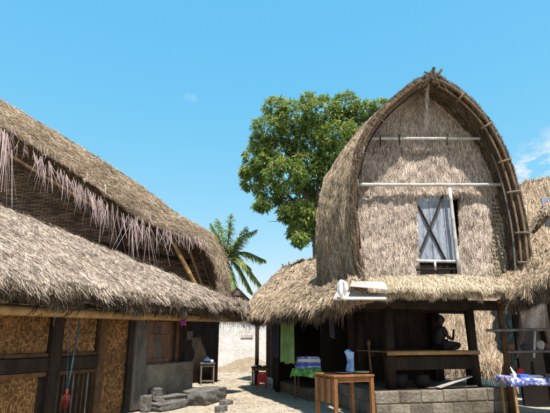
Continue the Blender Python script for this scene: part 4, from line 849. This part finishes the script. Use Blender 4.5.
# green cloth table with folded blue cloths
gt = G(308, 399, 0) + V3(.05, .25, 0); table('low_table', 'dark legged table under a green printed cloth', gt, V3(1, -.25, 0), .78, .6, .78, 'wood_dark', stretch=False, leg_m='wood_red')
draped('tablecloth', 'green printed cloth over the dark legged table', gt, V3(1, -.25, 0), .78, .6, .78, .22, 'cloth_leaf', 5, wob=.03)
for k in range(5):
    c = gt + V3(.02 * (k % 2) - .02, .02 * (k % 3) - .08, .80 + .058 * k); w_ = .34 - .012 * k; mb = MB(); g = []
    prof = [(-1, 0), (-1.04, .5), (-.98, 1), (0, 1.08), (.96, 1), (1.04, .45), (1, 0)]
    vv = [c + V3(x * w_, yy_ * .2, z * .05) for yy_ in (-1, -.3, .4, 1) for x, z in prof]; ff = [(a * 7 + b, a * 7 + b + 1, (a + 1) * 7 + b + 1, (a + 1) * 7 + b) for a in range(3) for b in range(6)] + [tuple(range(7)), tuple(range(27, 20, -1))] + [(a * 7, (a + 1) * 7, (a + 1) * 7 + 6, a * 7 + 6) for a in range(3)]
    mb.add(vv, ff, False); solo('folded_cloth', ('lowest folded cloth in the blue pile on the green table', 'second lowest folded cloth in the blue pile', 'middle folded cloth in the blue pile on the green table', 'second highest folded cloth in the blue pile', 'topmost folded cloth in the blue pile on the green table')[k], 'cloth', mb, ('cloth_blue', 'blue', 'cloth_blue', 'white', 'cloth_blue')[k], .012, 'pile of folded blue cloths')
# small black table with red stool
bt = G(267, 385.5, 0); table('small_table', 'small black topped table at the shop corner', bt + V3(-.02, .2, 0), V3(1, -.1, 0), 1.05, .55, .62, 'black', stretch=False, leg_m='wood_orange', leg=.04)
for k in range(6):
    c = bt + V3(-.42 + .165 * k, .08 + .05 * (k % 2), .622); mb = MB(); mb.box(c + UP * .02, V3(.05, .01, 0), V3(0, .04, 0), UP * .02); mb.box(c + UP * .046, V3(.035, 0, 0), V3(0, .025, 0), UP * .005)
    solo('packet', ('leftmost', 'second', 'third', 'fourth', 'fifth', 'rightmost')[k] + ' of the small packets in a row on the black table', 'packet', mb, 'white' if k % 2 == 0 else 'wood_grey', .004, 'packets on the black table')
rs = G(262.2, 387.5, 0); st_ = thing('plastic_stool', 'red plastic stool in front of the small black table', 'stool', tuple(rs))
MB().box(rs + UP * .47, V3(.13, 0, 0), V3(0, .13, 0), UP * .018).build('seat', M['red'], st_, bevel=.01)
for sx in (-1, 1):
    for sy in (-1, 1):
        p = rs + V3(sx * .11, sy * .11, 0); MB().add([p + V3(-.035, -.012, 0) + V3(sx * .03, 0, 0), p + V3(.035, -.012, 0) + V3(sx * .03, 0, 0), p + V3(.035, .012, 0) + V3(sx * .03, 0, 0), p + V3(-.035, .012, 0) + V3(sx * .03, 0, 0)] + [p + V3(a, b, .452) for a, b in ((-.05, -.012), (.05, -.012), (.05, .012), (-.05, .012))], [(3, 2, 1, 0), (4, 5, 6, 7), (0, 1, 5, 4), (1, 2, 6, 5), (2, 3, 7, 6), (3, 0, 4, 7)]).build('leg', M['red'], st_)
for s_ in (-1, 1): MB().box(rs + V3(0, s_ * .115, .30), V3(.085, 0, 0), V3(0, .008, 0), UP * .12).build('side_panel', M['red'], st_, bevel=.004)
mb = MB(); lathe(mb, G(254.5, 384, 0), [(.11, 0), (.13, .2), (.15, .40), (.155, .40), (.14, .38), (.11, .05)], 16); solo('bucket', 'white plastic bucket left of the red stool', 'bucket', mb, 'white')

# ================================================================== BESIDE THE LEFT HOUSE
def rock(name, label, c, a, b, hgt, m_, seed, cat='stone', rot=None, group=None):
    r = np.random.default_rng(seed); bm = bmesh.new(); bmesh.ops.create_cube(bm, size=2); bmesh.ops.subdivide_edges(bm, edges=bm.edges[:], cuts=9, use_grid_fill=True)
    X = nz(rot if rot is not None else u); Y = V3(-X[1], X[0], 0); me = bpy.data.meshes.new(name)
    for w in bm.verts:
        p = np.array(w.co); p = p * (1 - .07 * (np.abs(p).sum() - 1.0) / 2); q = p + .05 * np.array([smooth_noise(p[None], 1.5, seed + k)[0] + .35 * smooth_noise(p[None], 4.5, seed + k + 9)[0] for k in range(3)]); w.co = Vector(X * q[0] * a + Y * q[1] * b + UP * (q[2] + 1) * hgt / 2)
    bm.to_mesh(me); bm.free(); me.polygons.foreach_set('use_smooth', [True] * len(me.polygons)); o = link(name, me, M[m_], None, label=label, cat=cat, group=group); o.location = c; return o
def fg(px, off): p = A + u * ft(px, 380, off) + n * off; return p * V3(1, 1, 0)
rock('step_stone', 'lower flat stone slab against the left house wall', fg(170, .45) - UP * .03, .55, .22, .17, 'stone', 1)
rock('step_stone', 'upper flat stone slab lying on the lower slab by the house wall', fg(171, .36) + UP * .13, .48, .18, .12, 'stone', 2)
rock('standing_stone', 'upright stone leaning at the left end of the slabs', fg(147.5, .30) - UP * .03, .10, .10, .36, 'stone', 3)
rock('rubble_stone', 'dark round stone resting on the slabs against the wall', fg(156, .16) + UP * .02, .16, .10, .42, 'stone', 4)
rock('stone_bench', 'long grey stone block jutting onto the path past the house corner', G(203, 404, 0) + V3(.0, .45, -.03), .62, .34, .36, 'stone', 6, rot=V3(.35, .93, 0))
rock('rubble_stone', 'dark stone lump on the path beside the long block', G(226, 404, 0) - UP * .03, .15, .12, .13, 'stone', 7); rock('rubble_stone', 'small dark stone next to the lump on the path', G(221, 411, 0) - UP * .02, .13, .10, .13, 'stone', 8)
# little table with a blue bundle past the house corner
st0 = G(200, 388, 0) + V3(0, 1.6, 0); table('side_table', 'small pale table past the corner of the left house', st0, V3(1, .2, 0), .55, .5, .72, 'wood_grey', stretch=True)
mb = MB(); c = st0 + UP * .722; lathe(mb, c, [(.09, 0), (.15, .04), (.14, .09), (.10, .15), (.03, .16), (.04, .21)], 9); solo('bundle', 'blue cloth bundle on the small pale table', 'bundle', mb, 'cord_blue')
mb = MB(); lathe(mb, st0 + V3(.18, -.1, .722), [(.05, 0), (.06, .06), (.05, .1), (.02, .11)], 10); solo('cup', 'white cup beside the blue bundle', 'cup', mb, 'white')
# hanging tassel ornament
hc = FP(76, 311, .42); orn = thing('hanging_ornament', 'blue and green cords with a red tassel hanging from the bamboo eave pole', 'ornament', tuple(hc - UP * 1.0))
zt = FP(76, 395, .42)[2]
for k, (dx, m_) in enumerate(((-.12, 'cord_blue'), (.10, 'cord_green'), (.13, 'cord_blue'))):
    MB().tube([hc + u * dx + UP * .0, hc + u * dx * .9 - UP * .3, hc + u * dx * .35 - UP * (hc[2] - zt) * .75, V3(hc[0], hc[1], zt)], .009, 7).build('cord', M[m_], orn)
mb = MB(); r4 = np.random.default_rng(6)
for k in range(40): a = r4.normal(0, 1, 3) * V3(.028, .028, .015); mb.tube([V3(hc[0], hc[1], zt + .04), V3(hc[0], hc[1], zt) + a, V3(hc[0], hc[1], zt - r4.uniform(.06, .22)) + a * 1.3], .005, 5)
mb.build('tassel', M['red_cord'], orn, kind='stuff'); MB().tube([V3(hc[0], hc[1], zt + z) for z in (.14, .1, .04, -.02)], [.015, .028, .03, .02], 10).build('knot', M['red_cord'], orn)
mb = MB(); c = FP(183.5, 322, .48)
for k in range(24): a = nz(r4.normal(0, 1, 3)); mb.tube([c, c + a * .06, c + a * r4.uniform(.08, .12) - UP * .02], [.01, .026, .004], 5)
o = solo('flower_ornament', 'purple paper flower tied to the bamboo eave pole', 'ornament', mb, 'purple'); 
mb = MB(); kx = FP(70, 309, .42)

# ================================================================== TREES
def leaf_cloud(centres, radii, per, ln, w, seed, shellness=.55, droop=.5):
    r = np.random.default_rng(seed); out = []; rn = []
    for c, R, k in zip(centres, radii, per):
        d = unit(r.normal(0, 1, (k, 3))); rad = R * (r.random(k) ** (1 / 3) * (1 - shellness) + shellness * r.uniform(.72, 1.08, k)); p = c + d * rad[:, None] * V3(1, 1, .82)
        m = 8; P_ = np.repeat(p, m, 0); D = np.repeat(d, m, 0); K = len(P_)       # each spray: m leaves from a twig end
        t = unit(D * .7 + r.normal(0, .75, (K, 3)) - UP * droop); sd = unit(np.cross(t, r.normal(0, 1, (K, 3)))); nm = np.cross(sd, t); L = ln * r.uniform(.45, 1.45, K)
        out.append(strips(P_ + r.normal(0, .05, (K, 3)), t, sd, nm, L, w * r.uniform(.7, 1.3, K), .0, .12, .05, r))
        hl = np.clip(.52 + .25 * D[:, 2] + r.normal(0, .2, K) + .18 * (np.repeat(rad, m) / R - .8), 0, 1); yt = np.repeat(r.random(k) < .10, m); hl = np.where(yt, np.clip(hl + .35, 0, 1), hl); rn.append(hl)  # painted light: leaves paler toward each clump's top and outside; random sprays yellower
    return out, rn
tree = thing('mango_tree', 'large dark green leafy tree behind the shop and the barn', 'tree', tuple(P(318, 338, 31) * V3(1, 1, 0)))
tb0 = P(318, 338, 31) * V3(1, 1, 0); blobs = [(326, 238, 14), (300, 212, 17), (334, 226, 16), (296, 232, 10), (300, 135, 22), (330, 128, 22), (355, 122, 18), (285, 175, 22), (310, 170, 26), (335, 160, 24), (268, 165, 18), (262, 145, 14), (318, 205, 18), (276, 108, 15), (292, 118, 22), (268, 130, 19), (322, 112, 22), (346, 103, 16), (362, 112, 17), (380, 106, 10), (258, 158, 17), (280, 155, 26), (312, 150, 30), (340, 140, 26), (365, 138, 18), (252, 182, 12), (270, 192, 18), (296, 195, 24), (325, 185, 26), (305, 222, 15), (318, 232, 14), (288, 214, 12), (262, 205, 9), (300, 240, 8), (334, 215, 20), (308, 100, 10), (350, 170, 20), (246, 172, 7)]
cen, rad, per = [], [], []; rt = np.random.default_rng(15)
for x, y, r_px in blobs:
    Yc = 31 + rt.uniform(-1.8, 1.8); c = P(x, y, Yc); cen.append(c); rad.append(r_px / F * Yc * rt.uniform(.92, 1.1)); per.append(int(30 + 1.75 * r_px ** 1.6))
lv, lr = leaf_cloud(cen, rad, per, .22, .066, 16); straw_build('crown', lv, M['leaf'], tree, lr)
def limb(pts, r0_, r1_): c = spline(pts, 14); MB().tube(list(c), list(np.linspace(r0_, r1_, 14)), 9).build('limb', M['bark'], tree)
top = P(316, 228, 31); c = spline([tb0 - UP * .1, tb0 + UP * 2.2 + V3(.15, 0, 0), top], 16); MB().tube(list(c), list(np.linspace(.45, .26, 16)), 12).build('trunk', M['bark'], tree)
for x, y, r_px in ((290, 160, 0), (320, 130, 0), (350, 130, 0), (266, 190, 0), (256, 165, 0), (284, 122, 0), (345, 175, 0), (300, 232, 0), (330, 200, 0)):
    q = P(x, y, 31 + rt.uniform(-.8, .8)); limb([top - UP * .3, top * .55 + q * .45 + UP * .25, q], .17, .03)
q = P(268, 222, 30.8); limb([P(300, 205, 31), P(285, 219, 30.9), q], .04, .012)

palm = thing('coconut_palm', 'coconut palm rising between the left house and the shop roof', 'palm', tuple(P(230, 340, 32) * V3(1, 1, 0)))
pc = P(227, 259, 32); pb0 = P(230, 340, 32) * V3(1, 1, 0); c = spline([pb0 - UP * .1, pb0 * .5 + pc * .5 + V3(.12, 0, 0), pc], 18); MB().tube(list(c), list(np.linspace(.2, .13, 18)), 10).build('trunk', M['bark'], palm)
rp = np.random.default_rng(18)
fronds = [((220, 240), (211, 224)), ((222, 235), (217, 219)), ((229, 232), (231, 215)), ((238, 240), (246, 227)), ((240, 238), (256, 230)), ((244, 252), (265, 260)), ((242, 262), (263, 288)), ((238, 266), (252, 292)), ((230, 270), (238, 296)), ((236, 256), (250, 268)), ((222, 262), (216, 285)), ((218, 250), (205, 244)), ((232, 248), (238, 240))]
for k, ((mx_, my_), (tx, ty)) in enumerate(fronds):
    yo = rp.uniform(-.9, .9); sp_ = spline([pc, P(mx_, my_, 32 + yo * .6), P(tx, ty, 32 + yo)], 34); L_ = np.linalg.norm(np.diff(sp_, axis=0), axis=1).sum()
    fr_ = MB().tube(list(sp_), list(np.linspace(.04, .01, 34)), 6).build('frond', M['palm'], palm)
    tg = unit(np.gradient(sp_, axis=0)); bl, rn_ = [], []
    for sgn in (-1, 1):
        for rep in range(3):
            ii = np.arange(3, 34); p = sp_[ii] + rp.normal(0, .015, (len(ii), 3)); t = tg[ii]; sd = unit(np.cross(t, UP) + rp.normal(0, .12, t.shape)); dd = unit(sgn * sd * .8 + t * .65 - UP * (.30 + .3 * rp.random((len(ii), 1))))
            ln_ = .82 * np.sin(np.clip((ii - 1) / 33, 0, 1) * math.pi * .82 + .35) * rp.uniform(.8, 1.1, len(ii)); bl.append(strips(p, dd, unit(np.cross(dd, UP)), unit(np.cross(np.cross(dd, UP), dd)), np.clip(ln_, .12, 1), np.full(len(ii), .055), 0, .22, .05, rp)); rn_.append(np.clip(.5 + rp.normal(0, .22, len(ii)) + (.25 if k in (6, 9) else 0), 0, 1))
    straw_build('leaflets', bl, M['palm'], fr_, rn_)

# ================================================================== PERSON on the deck
M['skin'] = mat_plain('skin', (.035, .019, .012), .6, .12); M['shirt'] = mat_plain('shirt', (.022, .022, .026), .9, .2); M['sarong'] = mat_plain('sarong', (.02, .018, .026), .9, .3); M['hair'] = mat_plain('hair', (.012, .010, .010), .5, .2)  # skin and clothes darkened, the deck's deep shade put into their colour
ppos = PL * V3(1, 1, 0) + br * bx(440, 350, .75) + bd * .75 + UP * (dz - .015)
person = thing('person', 'person in a grey shirt sitting on the deck, one hand raised', 'person', tuple(ppos))
def skin(name, nodes, edges, m_, parent=person, sub=2):
    me = bpy.data.meshes.new(name); me.from_pydata([tuple(br * p[0] + bd * p[1] + UP * p[2]) for p, r in nodes], edges, []); o = link(name, me, M[m_], parent)
    md_ = o.modifiers.new('skin', 'SKIN'); sv = me.skin_vertices[0].data if me.skin_vertices else None
    if sv is None:
        bpy.context.view_layer.objects.active = o; o.select_set(True); bpy.ops.mesh.customdata_skin_add() if hasattr(bpy.ops.mesh, 'customdata_skin_add') else None; sv = me.skin_vertices[0].data
    for i, (p, r) in enumerate(nodes): sv[i].radius = (r, r); sv[i].use_root = (i == 0)
    md_.use_smooth_shade = True; s_ = o.modifiers.new('sub', 'SUBSURF'); s_.levels = sub; s_.render_levels = sub; return o
N = [((0, 0, .11), .13), ((.0, 0, .28), .115), ((.03, 0, .44), .125), ((.05, 0, .55), .07), ((.07, 0, .61), .048), ((.10, 0, .67), .07), ((.10, 0, .745), .092), ((.085, 0, .815), .065), ((.195, 0, .725), .014),
     ((.04, -.17, .50), .052), ((.10, -.21, .32), .042), ((.24, -.20, .25), .036), ((.30, -.17, .38), .026), ((.31, -.165, .43), .030),
     ((.04, .17, .50), .052), ((.08, .22, .30), .042), ((.28, .16, .20), .034), ((.36, .12, .19), .03),
     ((.10, -.12, .10), .10), ((.42, -.20, .13), .068), ((.22, -.30, .06), .045), ((.12, -.10, .05), .035),
     ((.10, .12, .10), .10), ((.46, .18, .13), .068), ((.30, -.02, .06), .045), ((.24, -.12, .05), .035)]
Ed = [(0, 1), (1, 2), (2, 3), (3, 4), (4, 5), (5, 6), (6, 7), (5, 8), (2, 9), (9, 10), (10, 11), (11, 12), (12, 13), (2, 14), (14, 15), (15, 16), (16, 17), (0, 18), (18, 19), (19, 20), (20, 21), (0, 22), (22, 23), (23, 24), (24, 25)]
fing = 0
for hand, dirn, base_ in ((13, V3(.02, 0, 1), V3(.31, -.165, .44)), (17, V3(1, -.2, -.1), V3(.37, .118, .19))):
    for f_ in range(4):
        o_ = V3(0, (f_ - 1.5) * .018, 0); N += [(tuple(base_ + o_ + nz(dirn) * .045), .009), (tuple(base_ + o_ + nz(dirn) * .07 + V3(.02, 0, -.012)), .008)]; Ed += [(hand, len(N) - 2), (len(N) - 2, len(N) - 1)]
    N += [(tuple(base_ + V3(.03, .03, .01)), .010), (tuple(base_ + V3(.05, .03, .035)), .009)]; Ed += [(hand, len(N) - 2), (len(N) - 2, len(N) - 1)]
skin('body', N, Ed, 'skin')
skin('shirt', [((0, 0, .10), .150), ((0, 0, .28), .135), ((.03, 0, .44), .145), ((.05, 0, .55), .085), ((.04, -.17, .50), .068), ((.09, -.205, .36), .058), ((.04, .17, .50), .068), ((.075, .21, .34), .058)], [(0, 1), (1, 2), (2, 3), (2, 4), (4, 5), (2, 6), (6, 7)], 'shirt')
skin('sarong', [((.02, 0, .10), .155), ((.10, -.12, .11), .125), ((.42, -.20, .13), .085), ((.10, .12, .11), .125), ((.46, .18, .13), .085), ((.25, -.20, .07), .07), ((.30, .05, .08), .09)], [(0, 1), (1, 2), (0, 3), (3, 4), (2, 5), (4, 6)], 'sarong')
skin('hair', [((.05, 0, .70), .075), ((.07, 0, .78), .092), ((.10, 0, .835), .068), ((-.0, 0, .72), .045)], [(0, 1), (1, 2), (0, 3)], 'hair')
for s_ in (-1, 1): MB().tube([ppos + br * .165 + bd * s_ * .035 + UP * .755, ppos + br * .187 + bd * s_ * .035 + UP * .755], [.016, .008], 8).build('eye', M['white'], person)
